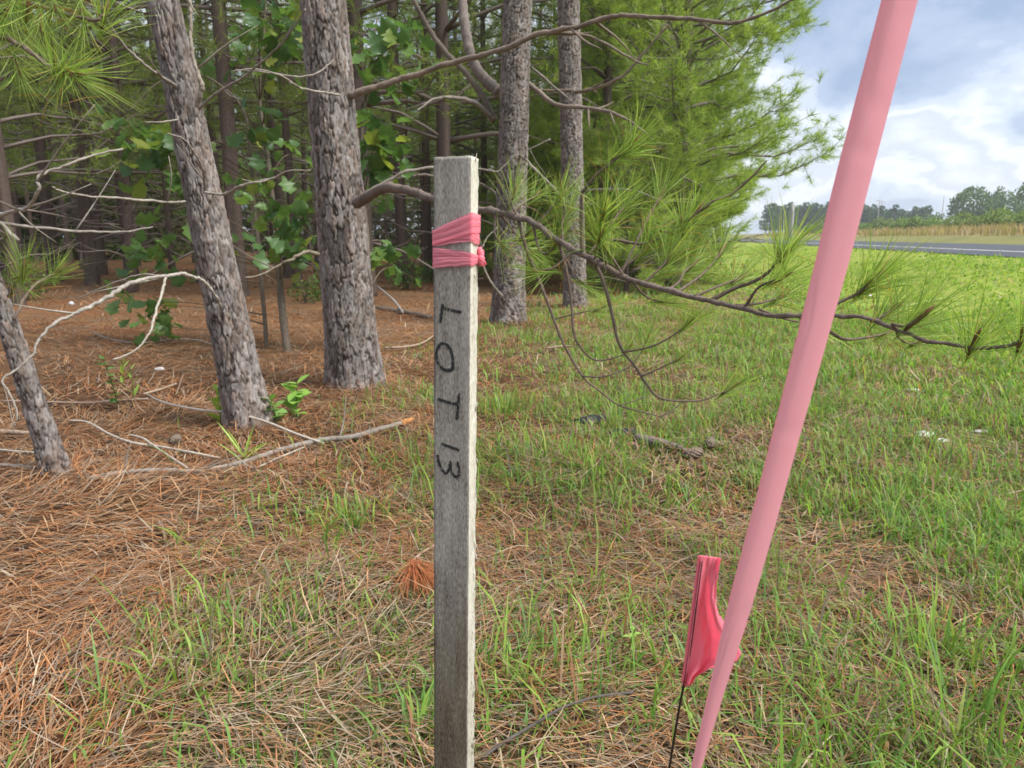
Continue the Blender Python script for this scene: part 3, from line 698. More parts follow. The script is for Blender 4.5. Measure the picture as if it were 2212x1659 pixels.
# T5 dead twigs and green shoots
T5.limb([(40, 520, 2.6), (-10, 470, 2.6), (0, 465, 2.55), (40, 455, 2.5), (62, 448, 2.45), (82, 410, 2.4), (86, 380, 2.4), (140, 358, 2.45), (200, 335, 2.5), (265, 322, 2.55)], [0.009, 0.008, 0.007, 0.006, 0.005, 0.004], (0.33, 0.29, 0.25), n=50, twigs=4)
T5.limb([(78, 760, 2.75), (40, 795, 2.7), (5, 820, 2.65), (20, 850, 2.65), (38, 890, 2.65), (32, 920, 2.65)], [0.006, 0.005, 0.004, 0.003], PAL, n=26, twigs=1)
T5.limb([(-30, 478, 2.55), (60, 490, 2.8), (180, 500, 3.0), (270, 500, 3.2), (330, 490, 3.4)], [0.008, 0.007, 0.006, 0.004], (0.24, 0.21, 0.185), n=30, twigs=2)
l5 = T5.limb([(20, 640, 2.7), (40, 600, 2.55), (58, 578, 2.45)], [0.008, 0.006, 0.004], BRN, "limb", 12)
tuft(l5, pt(52, 580, 2.45) - T5.base, np.array([0.3, -0.2, 0.8]), 0.95); tuft(l5, pt(38, 600, 2.5) - T5.base, np.array([0.6, -0.3, 0.1]), 0.8)
l5 = T5.limb([(30, 690, 2.75), (70, 620, 2.9), (120, 590, 3.0)], [0.006, 0.005, 0.003], BRN, "limb", 12)
tuft(l5, pt(120, 588, 3.0) - T5.base, np.array([0.5, 0.1, 0.5]), 0.9)
l5 = T5.limb([(-115, 200, 2.5), (-40, 90, 2.3), (40, 95, 2.2), (100, 140, 2.15), (160, 163, 2.1)], [0.012, 0.01, 0.008, 0.006, 0.004], BRN, "limb", 24)
for (x_, y_, dv, s_) in ((165, 160, (0.6, -0.2, -0.1), 1.05), (150, 155, (0.5, -0.5, -0.5), 0.9), (120, 145, (0.2, -0.3, 0.6), 0.9)):
    tuft(l5, pt(x_, y_, 2.1) - T5.base, np.array(dv), s_)
l5 = T5.limb([(-60, 60, 2.4), (40, 10, 2.3), (120, 25, 2.25), (200, 45, 2.2), (228, 30, 2.2)], [0.010, 0.008, 0.006, 0.004], BRN, "limb", 24)
for (x_, y_, dv, s_) in ((228, 28, (0.4, -0.2, 0.7), 1.0), (180, 45, (0.2, -0.3, -0.7), 0.9), (90, 60, (0.1, -0.2, -0.8), 0.95), (-10, 40, (0.3, -0.3, -0.5), 1.0), (40, 150, (0.2, -0.2, -0.5), 0.9), (60, 15, (0.3, -0.2, 0.6), 0.9), (120, 20, (0.3, -0.4, -0.4), 0.85), (20, 20, (-0.2, -0.3, -0.6), 0.9)):
    tuft(l5, pt(x_, y_, 2.22) - T5.base, np.array(dv), s_)

bag = Bag()
for T, n in ((T1, 700), (T2, 1100), (T3, 700), (T4, 500), (T5, 350)):
    a = RNG.random(n) * 6.283; r = T.rb * (1.15 + 0.9 * RNG.random(n) ** 1.6); x = T.base[0] + r * np.cos(a); y = T.base[1] + r * np.sin(a)
    hgt = 0.07 * np.clip(1.9 - r / T.rb, 0, 1); c = pick(STR, n, 0.4)
    Vv, F, cc = blade_arrays(np.stack([x, y, gz(x, y) + hgt * RNG.random(n)], -1), a + RNG.normal(1.2, 0.9, n), 0.17 * (0.5 + 0.7 * RNG.random(n)), np.full(n, 0.0034), RNG.normal(0.1, 0.25, n), RNG.normal(0.25, 0.3, n), c, c * 1.1)
    bag.add(Vv, F, cc)
tag(obj("pine_straw", bag.mesh("pine_straw", [M['straw']])), "loose pine needles heaped against the feet of the near trunks", "pine straw", kind="stuff")

# ------------------------------------------------------------------ the wood behind
placed = [T.base[:2] for T in (T1, T2, T3, T4, T5)]
def near_placed(x, y, d): return any((x - a) ** 2 + (y - b) ** 2 < d * d for a, b in placed)
MID = [(512, 640, 455, 42), (290, 606, 243, 36), (800, 640, 770, 36), (972, 632, 958, 34), (868, 612, 845, 27), (205, 616, 165, 27), (1368, 596, 1358, 26), (930, 600, 912, 20), (120, 608, 70, 24), (1395, 585, 1390, 18)]
MIDL = ['brown pine half hidden directly behind the leaning pine', 'brown pine left of the leaning pine, seen past its arched limb', 'pine half hidden directly behind the thick pine', 'slim pine rising right behind the stake top', 'slim dark pine between the thick pine and the stake', 'dark pine second left of the leaning pine inside the wood', 'thin pine right of the straight slim pine inside the wood', 'thin pine just left of the stake top inside the wood', 'dark pine third left of the leaning pine inside the wood', 'thinnest pine right of the straight slim pine']
for mi_, (bx, by, tx, wpx) in enumerate(MID):
    p = ground_hit(bx, by); x, y = p[0], p[1]
    k = random.randrange(5); s = (wpx / FPX * math.hypot(x, y)) / 0.22
    s = min(1.3, max(0.75, s))
    o_ = np.array([0, 0, HC]); dd = pt(tx, 0, 1) - o_; q = o_ + dd * (y / dd[1])
    put_pine("pine_tree", FOREST[k], p, random.random() * 6.28, s, MIDL[mi_], "pines inside the wood", (0, 0))
    placed.append((x, y))
for iu in range(16):
    for iv in range(22):
        u = -1.8 - 2.6 * iu + RNG.normal(0, 0.5); v = 6.5 + 2.7 * iv + RNG.normal(0, 0.55)
        x, y = xy(u, v); d = math.hypot(x, y)
        a = math.degrees(math.atan2(x, y))
        if a < -41 or d < 12.5 or near_placed(x, y, 1.7): continue
        if d > 34 and (iu + iv) % 2: continue
        placed.append((x, y))
        put_pine("pine_tree", FOREST[random.randrange(5)], (x, y, float(gz(x, y))), random.random() * 6.28, 0.8 + 0.35 * random.random(), "shaded pine trunk standing inside the wood behind the front trees", "pines inside the wood", (RNG.normal(0, 0.02), RNG.normal(0, 0.02)))
# bushy pines along the sunlit edge
for k, (u, v, s) in enumerate([(0.45, 14.8, 1.0), (-0.3, 18.2, 1.05), (-0.2, 21.5, 1.1), (-0.6, 26, 1.05), (-0.3, 31, 1.15), (-0.4, 37, 1.1), (-0.5, 44, 1.2), (-0.3, 52, 1.2), (-0.6, 61, 1.25), (-0.4, 72, 1.3), (-0.4, 84, 1.3)]):
    x, y = xy(u, v)
    lab = ["nearest bushy green pine, its boughs standing out against the sky", "second bushy green pine along the wood edge, counting from the nearest", "third bushy green pine along the wood edge, counting from the nearest", "fourth bushy green pine along the wood edge, counting from the nearest"][k] if k < 4 else "bright green bushy pine far along the edge of the wood"
    put_pine("pine_tree", EDGE[k % 3], (x, y, float(gz(x, y))), random.random() * 6.28, s, lab, "bushy pines along the edge of the wood")

YOUNG = []
for k in range(2):
    lb, nb_ = pine_crown(3.6, 0.25, 1.35, 0.24, 4, 30, 0.20, 0.008, NEDGE, tstep=0.14, lift=0.35)
    YOUNG.append((plain_trunk(3.6, 0.05, 8).mesh("pine_trunk", [M['bark']], True), lb.mesh("pine_limbs", [M['twig']]), nb_.mesh("pine_needles", [M['needle']])))
for k, (u, v, s) in enumerate([(-0.4, 13.0, 0.8), (0.5, 16.5, 1.0), (-0.6, 19.5, 1.1), (0.3, 24, 1.0), (0.4, 29, 1.1), (0.2, 34, 1.2), (0.3, 41, 1.2), (0.3, 48, 1.2), (-2.4, 15.5, 0.9), (-3.2, 19, 1.0), (-2.2, 23, 1.1)]):
    x, y = xy(u, v)
    put_pine("young_pine", YOUNG[k % 2], (x, y, float(gz(x, y))), random.random() * 6.28, s, "young bushy pine filling the foot of the wood's sunny edge", "young pines at the foot of the edge")

# dense growth deep in the wood, seen only as a mass
bag = Bag()
n = 9000
uu = -3 - 42 * RNG.random(n); vv = 44 + 14 * RNG.random(n); zz_ = RNG.random(n) ** 1.1 * 11
x, y = xy(uu, vv)
n2 = 6500; a = np.radians(-50 + 26 * RNG.random(n2)); r = 36 + 10 * RNG.random(n2)
x = np.concatenate([x, r * np.sin(a)]); y = np.concatenate([y, r * np.cos(a)]); zz_ = np.concatenate([zz_, RNG.random(n2) * 9])
P = np.stack([x, y, zz_], -1)
needles(bag, P, RNG.normal(size=P.shape) + [0, 0, 0.5], 9, 0.7, 0.11, [(0.13, 0.18, 0.06), (0.17, 0.22, 0.07), (0.14, 0.14, 0.08), (0.11, 0.10, 0.07)], (0.2, 1.4))
tag(obj("far_wood", bag.mesh("far_wood", [M['needle']])), "dense dark growth filling the depth of the wood", "wood", kind="stuff")

# ================================================================== oak saplings
def oak_mesh(k):
    rs = np.random.default_rng(100 + k)
    prof = [(0.0, 0.012), (0.12, 0.10), (0.22, 0.16), (0.30, 0.13), (0.40, 0.30), (0.50, 0.42), (0.56, 0.26), (0.66, 0.30), (0.80, 0.44), (0.86, 0.28), (0.92, 0.24), (1.0, 0.05)]
    prof = [(a + rs.normal(0, 0.012) * (a > 0), b * (0.85 + 0.3 * rs.random())) for a, b in prof]
    V = []; F = []
    for a, b in prof:
        V += [(-b, a, 0.10 * b + 0.05 * math.sin(a * 4 + k)), (0, a * 0.97, -0.02 + 0.05 * math.sin(a * 4 + k) - 0.12 * a * a), (b, a, 0.10 * b + 0.05 * math.sin(a * 4 + k) + 0.02)]
    for i_ in range(len(prof) - 1):
        q = i_ * 3
        F += [(q, q + 1, q + 4, q + 3), (q + 1, q + 2, q + 5, q + 4)]
    return np_mesh("oak_leaf", np.array(V), np.array(F), None, [M['oak']], True)
OAK = [oak_mesh(k) for k in range(4)]
def leaf(parent, p, s, face=None):
    o = obj("leaf", OAK[random.randrange(4)], parent); o.location = Vector(p); o.scale = (s, s, s)
    o.rotation_euler = (random.gauss(-0.5, 0.5), random.gauss(0, 0.5), random.random() * 6.283)
    return o
def sapling(label, stem_px, r, clusters, group="oak saplings between the pines", base_px=None):
    base = ground_hit(*base_px)
    Zb = depth(base); e = empty("oak_sapling", base); tag(e, label, "oak sapling", group)
    P = np.array([base - [0, 0, 0.05]] + [pt(a, b_, Zb + c) for a, b_, c in stem_px]) - base
    b = Bag(); n = 8 * len(P); b.tube(P, np.asarray(r, float), 9, (0.15, 0.125, 0.095), 0.2, n)
    obj("stem", b.mesh("stem", [M['bark']], True), e); S = spline(P, n)
    tb = Bag()
    for (cx, cy, dz, nl, spx, sz) in clusters:
        c = pt(cx, cy, Zb + dz) - base
        i_ = np.argmin(np.linalg.norm(S - (c - [0, 0, 0.25]), axis=1)); a = S[i_]
        mid = (a + c) / 2 + np.array([0, 0, 0.06])
        tb.tube(np.array([a, mid, c]), np.array([0.008, 0.005, 0.003]), 5, (0.16, 0.13, 0.09), 0.2, 9)
        for _ in range(int(nl * 1.6)):
            q = c + RNG.normal(0, spx * 1.15 / FPX * (Zb + dz), 3) * np.array([1, 1, 0.9])
            leaf(e, q, sz * (0.75 + 0.8 * random.random()))
            tb.tube(np.array([c * 0.7 + q * 0.3, q]), 0.0016, 3, (0.13, 0.15, 0.05))
    obj("twigs", tb.mesh("twigs", [M['bark']]), e)["kind"] = "stuff"
    return e
sapling("oak sapling with a curved grey stem, leafing between the leaning and thick pines", [(612, 690, 0), (603, 590, 0.0), (598, 520, 0), (590, 440, 0.1), (575, 320, 0.1), (560, 200, 0.15), (570, 80, 0.2), (575, -20, 0.2)], [0.035, 0.034, 0.03, 0.025, 0.02, 0.018, 0.014, 0.01, 0.006],
        [(560, 40, -0.6, 12, 26, 0.15), (610, 60, -0.5, 10, 26, 0.15), (600, 130, -0.4, 8, 22, 0.14), (640, 25, -0.2, 7, 20, 0.14), (520, 110, -0.2, 6, 22, 0.13),
         (590, 440, -0.5, 10, 24, 0.14), (640, 480, -0.4, 10, 24, 0.14), (610, 510, -0.6, 9, 22, 0.14), (560, 400, -0.3, 8, 24, 0.14), (640, 540, -0.2, 7, 22, 0.13), (560, 250, -0.1, 7, 26, 0.14), (530, 330, 0.2, 7, 28, 0.14), (640, 330, 0.3, 5, 22, 0.14)], base_px=(622, 762))
sapling("slender oak sapling with broad leaves drooping beside the leaning pine", [(572, 690, 0), (560, 560, 0), (545, 400, 0), (530, 250, 0), (470, 180, -0.1), (400, 150, -0.2)], [0.02, 0.019, 0.017, 0.014, 0.010, 0.006],
        [(330, 290, -0.5, 10, 26, 0.15), (290, 330, -0.4, 8, 22, 0.14), (370, 320, -0.3, 9, 24, 0.14), (270, 250, -0.4, 6, 20, 0.14), (380, 390, -0.2, 8, 24, 0.14), (405, 450, -0.2, 7, 22, 0.14), (340, 540, 0.1, 8, 24, 0.14), (410, 555, 0.2, 7, 24, 0.14), (300, 520, 0.3, 6, 22, 0.13), (270, 600, 0.5, 6, 20, 0.13), (250, 655, 0.2, 5, 18, 0.12), (340, 660, 0.1, 10, 22, 0.13), (350, 705, 0.0, 6, 16, 0.12), (480, 545, 0.3, 6, 22, 0.13)], base_px=(576, 752))
sapling("oak sapling showing lobed leaves just right of the thick pine", [(795, 560, 0), (790, 470, 0), (780, 360, 0), (785, 250, 0), (800, 130, 0), (815, 40, 0)], [0.02, 0.018, 0.016, 0.013, 0.01, 0.008, 0.005],
        [(790, 120, -0.3, 8, 22, 0.16), (845, 100, -0.2, 9, 24, 0.16), (880, 95, 0, 4, 18, 0.15), (815, 180, -0.1, 5, 22, 0.15), (800, 275, -0.2, 7, 18, 0.16), (825, 305, -0.2, 8, 18, 0.16), (840, 320, 0, 5, 16, 0.15), (805, 365, 0, 7, 16, 0.15), (830, 400, 0.1, 5, 18, 0.14), (820, 545, 0.2, 8, 20, 0.14), (850, 575, 0.2, 6, 18, 0.13)], base_px=(795, 775))

# low leafy shrubs inside the wood
def shrub_mesh(rx, rz, n, sz, cols, seed):
    b = Bag(); P = RNG.normal(size=(n, 3)); P /= np.linalg.norm(P, axis=1)[:, None]
    P *= (0.35 + 0.65 * RNG.random((n, 1)) ** 0.5); lump = 0.75 + 0.5 * fbm(P[:, 0] * 2 + seed, P[:, 1] * 2 + P[:, 2] * 2.3, seed, 2)[:, None]
    P = P * lump * [rx, rx, rz] + [0, 0, rz * 0.95]
    d = RNG.normal(size=(n, 3)) + [0, 0, 0.6]; d /= np.linalg.norm(d, axis=1)[:, None]; s = np.cross(d, RNG.normal(size=(n, 3))); s /= np.linalg.norm(s, axis=1)[:, None]
    l = sz * (0.6 + 0.8 * RNG.random((n, 1))); c = pick(cols, n, 0.3)
    V = np.stack([P, P + d * l * 0.5 + s * l * 0.33, P + d * l, P + d * l * 0.5 - s * l * 0.33], 1).reshape(-1, 3)
    b.add(V, np.arange(4 * n).reshape(-1, 4), np.repeat(c, 4, 0))
    return b.mesh("foliage", [M['broad']])
BRO = [(0.11, 0.2, 0.055), (0.14, 0.25, 0.06), (0.09, 0.16, 0.055), (0.2, 0.28, 0.065)]
stemb = Bag()
for k in range(6):
    a = k * 1.05; stemb.tube(np.array([[0, 0, -0.05], [0.1 * math.cos(a), 0.1 * math.sin(a), 0.4], [0.3 * math.cos(a), 0.3 * math.sin(a), 0.85]]), np.array([0.02, 0.014, 0.006]), 5, (0.14, 0.11, 0.08), 0.2, 7)
STEMS = stemb.mesh("stems", [M['bark']])
LOW = [shrub_mesh(0.5, 0.42, 260, 0.10, BRO, 3), shrub_mesh(0.55, 0.36, 260, 0.09, [(0.10, 0.16, 0.03), (0.14, 0.19, 0.04), (0.08, 0.13, 0.03)], 5)]
def shrub(name, mesh, p, s, label, cat, group, sz=None):
    e = empty(name, p); e.scale = (s, s, sz or s); e.rotation_euler = (0, 0, random.random() * 6.28); tag(e, label, cat, group)
    f = obj("foliage", mesh, e); f["kind"] = "stuff"; obj("stems", STEMS, e)
    return e
for (px, py, s, lab) in [(880, 625, 0.75, "round leafy shrub on the pine straw behind the stake's left side"), (930, 610, 0.6, "small leafy shrub on pine straw nearest the stake's left edge"), (700, 650, 0.6, "low green shrub at the back left of the thick pine"), (60, 650, 0.8, "green shrub in shade at the far left of the wood"), (660, 655, 0.5, "yellow green shrub beside the curved oak stem")]:
    p = ground_hit(px, py); shrub("leafy_shrub", LOW[random.randrange(2)], p, s, lab, "shrub", "low shrubs inside the wood")

# ================================================================== across the road
def tree_mesh(rx, rz, n, sz, cols, seed): return shrub_mesh(rx, rz, n, sz, cols, seed)
DARKB = [(0.10, 0.155, 0.06), (0.12, 0.185, 0.065), (0.085, 0.13, 0.055), (0.14, 0.21, 0.07)]
def far_pt(px, d):
    a = math.atan((px - CX) / FPX); x, y = d * math.sin(a), d * math.cos(a)
    return (x, y, float(gz(x, y)))
def broad_tree(px, d, rx, rz, trunk, label, n=2600, sz=0.55):
    p = far_pt(px, d); e = empty("broadleaf_tree", p); tag(e, label, "tree", "trees across the road")
    b = Bag(); b.tube(np.array([[0, 0, -0.2], [0.1, 0, trunk * 0.5], [0, 0.1, trunk + rz]]), np.array([0.3, 0.22, 0.1]) * rx / 4, 8, (0.14, 0.11, 0.09), 0.1, 10)
    obj("trunk", b.mesh("trunk", [M['bark']], True), e)
    c = obj("crown", tree_mesh(rx, rz, n, sz, DARKB, int(px)), e); c.location = (0, 0, trunk); c["kind"] = "stuff"
broad_tree(2066, 190, 4.4, 3.9, 1.6, "large round dark tree rising above the brush across the road")
broad_tree(2140, 200, 4.6, 3.8, 0.6, "bushy pale green tree right of the large round tree")
broad_tree(2120, 210, 2.0, 4.6, 1.0, "narrow pointed tree beside the large round tree", 1200)
broad_tree(2188, 170, 2.2, 2.0, 5.0, "tall slim tree with a small round crown at the right edge", 800, 0.45)
broad_tree(2222, 180, 4.5, 3.4, 0.3, "dark bushy tree cut by the right edge of the photo", 1400)
broad_tree(1990, 230, 5.0, 2.6, 0, "small dark tree left of the large round tree", 1200)
SHM = [shrub_mesh(1.0, 0.75, 420, 0.26, [(0.17, 0.25, 0.065), (0.21, 0.3, 0.075), (0.14, 0.21, 0.06)], 8), shrub_mesh(1.0, 0.9, 420, 0.26, [(0.14, 0.21, 0.06), (0.18, 0.26, 0.07), (0.26, 0.3, 0.1)], 9)]
for k in range(84):
    px = 1700 + 560 * random.random() if k > 6 else 1720 + 70 * random.random()
    d = 75 + 85 * random.random() ** 1.3
    p = far_pt(px, d); u, v = uv(p[0], p[1])
    if u < 31: p = far_pt(px, d * 32 / max(u, 1)); 
    shrub("roadside_bush", SHM[k % 2], p, 0.55 + 0.75 * random.random(), "rounded green bush in the brush on the bank across the road", "bush", "bushes across the road")
# far pine wood closing the road
lb, nb_ = pine_crown(12, 1.6, 3.0, 0.75, 4, 8, 0.8, 0.16, [(0.10, 0.16, 0.075), (0.12, 0.185, 0.08), (0.085, 0.135, 0.07)], tstep=0.6)
FARP = (plain_trunk(12, 0.2, 6).mesh("trunk", [M['bark']]), lb.mesh("limbs", [M['twig']]), nb_.mesh("crown", [M['needle']]))
for k in range(70):
    px = 1640 + 345 * (k + random.random()) / 70; d = 250 + 45 * random.random()
    s = (0.98 - 0.18 * max(0, (px - 1780) / 200)) * (0.88 + 0.2 * random.random())
    if px < 1760: s *= 1.05
    put_pine("far_pine", FARP, far_pt(px, d), random.random() * 6.28, s * 0.78, "dark pine in the distant row closing off the road", "pines of the distant wood")
def pole(px, d, h, r, label, arm=False):
    p = far_pt(px, d); e = empty("utility_pole", p); tag(e, label, "utility pole", "poles along the road")
    b = Bag(); b.tube(np.array([[0, 0, -0.3], [0, 0, h / 2], [0, 0, h]]), np.array([r, r * 0.9, r * 0.7]), 8, (1, 1, 1), 0, 5); obj("shaft", b.mesh("shaft", [M['pole']], True), e)
    if arm:
        b = Bag(); b.tube(np.array([[-1.1, 0, h - 0.6], [1.1, 0, h - 0.6]]), 0.07, 6); obj("crossarm", b.mesh("crossarm", [M['pole']]), e)
pole(1695, 95, 4.4, 0.28, "pale pole standing at the end of the wood near the road")
pole(1876, 240, 9.6, 0.16, "thin distant pole left of its twin before the pine wood", True)
pole(1881, 262, 10.2, 0.16, "thin distant pole right of its twin before the pine wood", True)
pole(2010, 300, 13, 0.16, "faint tall mast rising above the gap in the tree line")

# ================================================================== stake with LOT 13
Zt, Zb_ = 0.652, 0.738
ROT = math.radians(19)
A0, B0 = pt(1018, 336, Zt), pt(1009.5, 1659, Zb_)          # front right edge
axd = (A0 - B0) / np.linalg.norm(A0 - B0)                   # up along the stake
exv = np.array([math.cos(ROT), -math.sin(ROT), 0]); exv -= (exv @ axd) * axd; exv /= np.linalg.norm(exv)
eyv = np.cross(axd, exv)                                    # into the wood, away from the lens
if eyv[1] < 0: eyv = -eyv
SW, ST = 0.0378, 0.0185
SLEN = (A0[2] + 0.16) / axd[2]
O = A0 - exv * SW                                           # local origin: top of the front left edge, x across, y in, z up
def face_xz(px, py):
    """photo position -> x, z on the stake's front face"""
    o = np.array([0, 0, HC]); d = pt(px, py, 1) - o
    t = ((O - o) @ eyv) / (d @ eyv); q = o + d * t - O
    return q @ exv, q @ axd
def side_yz(px, py):
    o = np.array([0, 0, HC]); d = pt(px, py, 1) - o
    t = ((A0 - o) @ exv) / (d @ exv); q = o + d * t - O
    return q @ eyv, q @ axd
MS = Matrix(((exv[0], eyv[0], axd[0], O[0]), (exv[1], eyv[1], axd[1], O[1]), (exv[2], eyv[2], axd[2], O[2]), (0, 0, 0, 1)))
def wood(name, stops, flecks, bump):
    m, t = mat(name)
    o = nd(t, "ShaderNodeOutputMaterial"); p = nd(t, "ShaderNodeBsdfPrincipled"); p.inputs["Roughness"].default_value = 0.9; p.inputs["Specular IOR Level"].default_value = 0.15
    tc = nd(t, "ShaderNodeTexCoord")
    def nz(scale, det=5, dist=0.0, rough=0.6):
        mp = nd(t, "ShaderNodeMapping"); mp.inputs["Scale"].default_value = scale; t.links.new(tc.outputs["Object"], mp.inputs[0])
        n = nd(t, "ShaderNodeTexNoise"); n.inputs["Scale"].default_value = 1; n.inputs["Detail"].default_value = det; n.inputs["Roughness"].default_value = rough; n.inputs["Distortion"].default_value = dist
        t.links.new(mp.outputs[0], n.inputs["Vector"]); return n.outputs["Fac"]
    fine = nz((620, 620, 210), 4); grain = nz((200, 200, 14), 4, 0.6); blot = nz((45, 45, 14), 4, 0.6)
    def mix(a, b, f):
        q = nd(t, "ShaderNodeMath", operation='MULTIPLY_ADD'); t.links.new(a, q.inputs[0]); q.inputs[1].default_value = f; 
        if b is None: q.inputs[2].default_value = 0
        else: t.links.new(b, q.inputs[2])
        return q.outputs[0]
    v = mix(fine, mix(grain, mix(blot, None, 0.34), 0.16), 0.5)
    r = nd(t, "ShaderNodeValToRGB"); els = r.color_ramp.elements
    for i_, q in enumerate(stops):
        if i_ < 2: els[i_].position = q[0]; els[i_].color = (*q[1], 1)
        else: e = els.new(q[0]); e.color = (*q[1], 1)
    t.links.new(v, r.inputs[0]); c = r.outputs[0]
    at = nd(t, "ShaderNodeAttribute", attribute_name="Col"); mm = nd(t, "ShaderNodeMix", data_type='RGBA', blend_type='MULTIPLY'); mm.inputs[0].default_value = 1
    t.links.new(c, mm.inputs[6]); t.links.new(at.outputs["Color"], mm.inputs[7]); t.links.new(mm.outputs[2], p.inputs["Base Color"])
    b = nd(t, "ShaderNodeBump"); b.inputs["Strength"].default_value = bump; b.inputs["Distance"].default_value = 0.0012; t.links.new(v, b.inputs["Height"]); t.links.new(b.outputs[0], p.inputs["Normal"])
    t.links.new(p.outputs[0], o.inputs[0]); return m
M['stake'] = wood("weathered_wood", [(0.36, (0.095, 0.075, 0.058)), (0.66, (0.43, 0.405, 0.365)), (0.47, (0.215, 0.19, 0.165)), (0.56, (0.30, 0.275, 0.245))], True, 0.55)
M['sawn'] = wood("rough_sawn_wood", [(0.36, (0.26, 0.22, 0.155)), (0.62, (0.62, 0.59, 0.51)), (0.46, (0.46, 0.425, 0.35))], True, 0.8)
stake = empty("survey_stake", B0); stake.matrix_world = MS
tag(stake, "weathered wooden survey stake hand lettered LOT 13 in black marker", "stake")
nf, ns = 18, 9
nzr = 420
zs = -np.linspace(0, 1, nzr) ** 1.0 * SLEN
def perim():
    q = []
    for k in range(nf): q.append((SW * k / nf, 0.0, 0))
    for k in range(ns): q.append((SW, ST * k / ns, 1))
    for k in range(nf): q.append((SW * (1 - k / nf), ST, 2))
    for k in range(ns): q.append((0.0, ST * (1 - k / ns), 3))
    return q
PR = perim(); npm = len(PR); V = np.zeros((nzr, npm, 3)); Cc = np.ones((nzr, npm, 3))
zi = -zs
for j_, (a, b_, sd_) in enumerate(PR):
    x = np.full(nzr, a); y = np.full(nzr, b_)
    if sd_ == 0 and 0 < j_ < nf: y = y + 0.00025 * (fbm(zi * 60 + 3, np.full(nzr, a * 700), 5, 3) - 0.5) * 2
    if sd_ == 1:
        rg = 0.0016 * (fbm(zi * 55, np.full(nzr, b_ * 260), 8, 4) - 0.55) + 0.0008 * (fbm(zi * 260, np.full(nzr, b_ * 600), 9, 2) - 0.5)
        x = x + rg * (0.35 if j_ == nf else 1)
    if sd_ == 2 and j_ == nf + ns: x = x + 0.0016 * (fbm(zi * 90, zi * 0, 12, 4) - 0.5) * 1.6
    if sd_ == 0 and j_ == 0 or sd_ == 3: x = x + 0.0005 * (fbm(zi * 40, zi * 0 + b_ * 100, 14, 3) - 0.5)
    V[:, j_, 0], V[:, j_, 1], V[:, j_, 2] = x, y, zs
    st = fbm(np.full(nzr, a * 260 + 5), zi * 2.2, 31, 3)
    wet = smooth(zi + 0.16 * (st - 0.5), 0.36, 0.56)
    Cc[:, j_] = (1 - wet[:, None]) * np.array([1, 1, 1]) * (0.9 + 0.35 * st[:, None]) + wet[:, None] * np.array([0.56, 0.505, 0.42]) * (0.85 + 0.3 * st[:, None])
    if sd_ == 1 or sd_ == 2 and j_ == nf + ns: Cc[:, j_] = 0.9 + 0.2 * st[:, None] - 0.08 * wet[:, None]
top = 0.0012 * (fbm(np.array([p[0] for p in PR]) * 260, np.array([p[1] for p in PR]) * 200, 44, 3) - 0.5)
V[0, :, 2] += top
V[-14:, :, 0] = SW / 2 + (V[-14:, :, 0] - SW / 2) * np.linspace(1, 0.25, 14)[:, None]
Vs = np.vstack([V.reshape(-1, 3), [[SW / 2, ST / 2, 0.0004]], [[SW / 2, ST / 2, -SLEN]]])
i = np.arange(nzr - 1)[:, None] * npm; j = np.arange(npm)[None]; j2 = (j + 1) % npm
F = np.stack([i + j, i + npm + j, i + npm + j2, i + j2], -1).reshape(-1, 4)
mi_q = np.array([1 if PR[k % npm][2] == 1 else 0 for k in range(len(F))])
F3 = np.vstack([F[:, [0, 1, 2]], F[:, [0, 2, 3]]]); mi = np.concatenate([mi_q, mi_q])
ct = len(Vs) - 2; e_ = np.arange(npm)
cap = np.stack([np.full(npm, ct), e_, (e_ + 1) % npm], -1)
cap2 = np.stack([np.full(npm, ct + 1), (nzr - 1) * npm + (e_ + 1) % npm, (nzr - 1) * npm + e_], -1)
cols_ = np.vstack([Cc.reshape(-1, 3), [[1, 1, 1]], [[1, 1, 1]]])
shaft = obj("shaft", np_mesh("shaft", Vs, np.vstack([F3, cap, cap2]), cols_, [M['stake'], M['sawn']], False, np.concatenate([mi, np.ones(npm, int), np.zeros(npm, int)])), stake)
# splinters standing off the sawn edge
sb = Bag()
for k in range(34):
    z0 = -SLEN * 0.72 * random.random(); l = 0.004 + 0.008 * random.random(); b0 = ST * (0.5 + 0.5 * random.random())
    p0 = np.array([SW + 0.0003, b0, z0]); d = np.array([0.10 + 0.25 * random.random(), 0.05, -1 if random.random() < 0.75 else 1])
    sb.tube(np.array([p0, p0 + d * l * 0.5, p0 + d * l + [0.0005, 0, 0]]), np.array([0.0005, 0.0004, 0.0001]), 4, (1, 1, 1))
obj("splinters", sb.mesh("splinters", [M['sawn']]), stake)["kind"] = "stuff"
# marker strokes
m, t = mat("marker_ink")
o = nd(t, "ShaderNodeOutputMaterial"); p = nd(t, "ShaderNodeBsdfPrincipled"); p.inputs["Base Color"].default_value = (0.012, 0.012, 0.013, 1); p.inputs["Roughness"].default_value = 0.75
tcn = nd(t, "ShaderNodeTexCoord"); mpn = nd(t, "ShaderNodeMapping"); mpn.inputs["Scale"].default_value = (900, 900, 420); t.links.new(tcn.outputs["Object"], mpn.inputs[0])
nzn = nd(t, "ShaderNodeTexNoise"); nzn.inputs["Scale"].default_value = 1; nzn.inputs["Detail"].default_value = 3; t.links.new(mpn.outputs[0], nzn.inputs["Vector"])
rpn = nd(t, "ShaderNodeMapRange"); rpn.inputs[1].default_value = 0.36; rpn.inputs[2].default_value = 0.46; t.links.new(nzn.outputs["Fac"], rpn.inputs[0])
trn = nd(t, "ShaderNodeBsdfTransparent"); mxn = nd(t, "ShaderNodeMixShader"); t.links.new(rpn.outputs[0], mxn.inputs[0]); t.links.new(trn.outputs[0], mxn.inputs[1]); t.links.new(p.outputs[0], mxn.inputs[2])
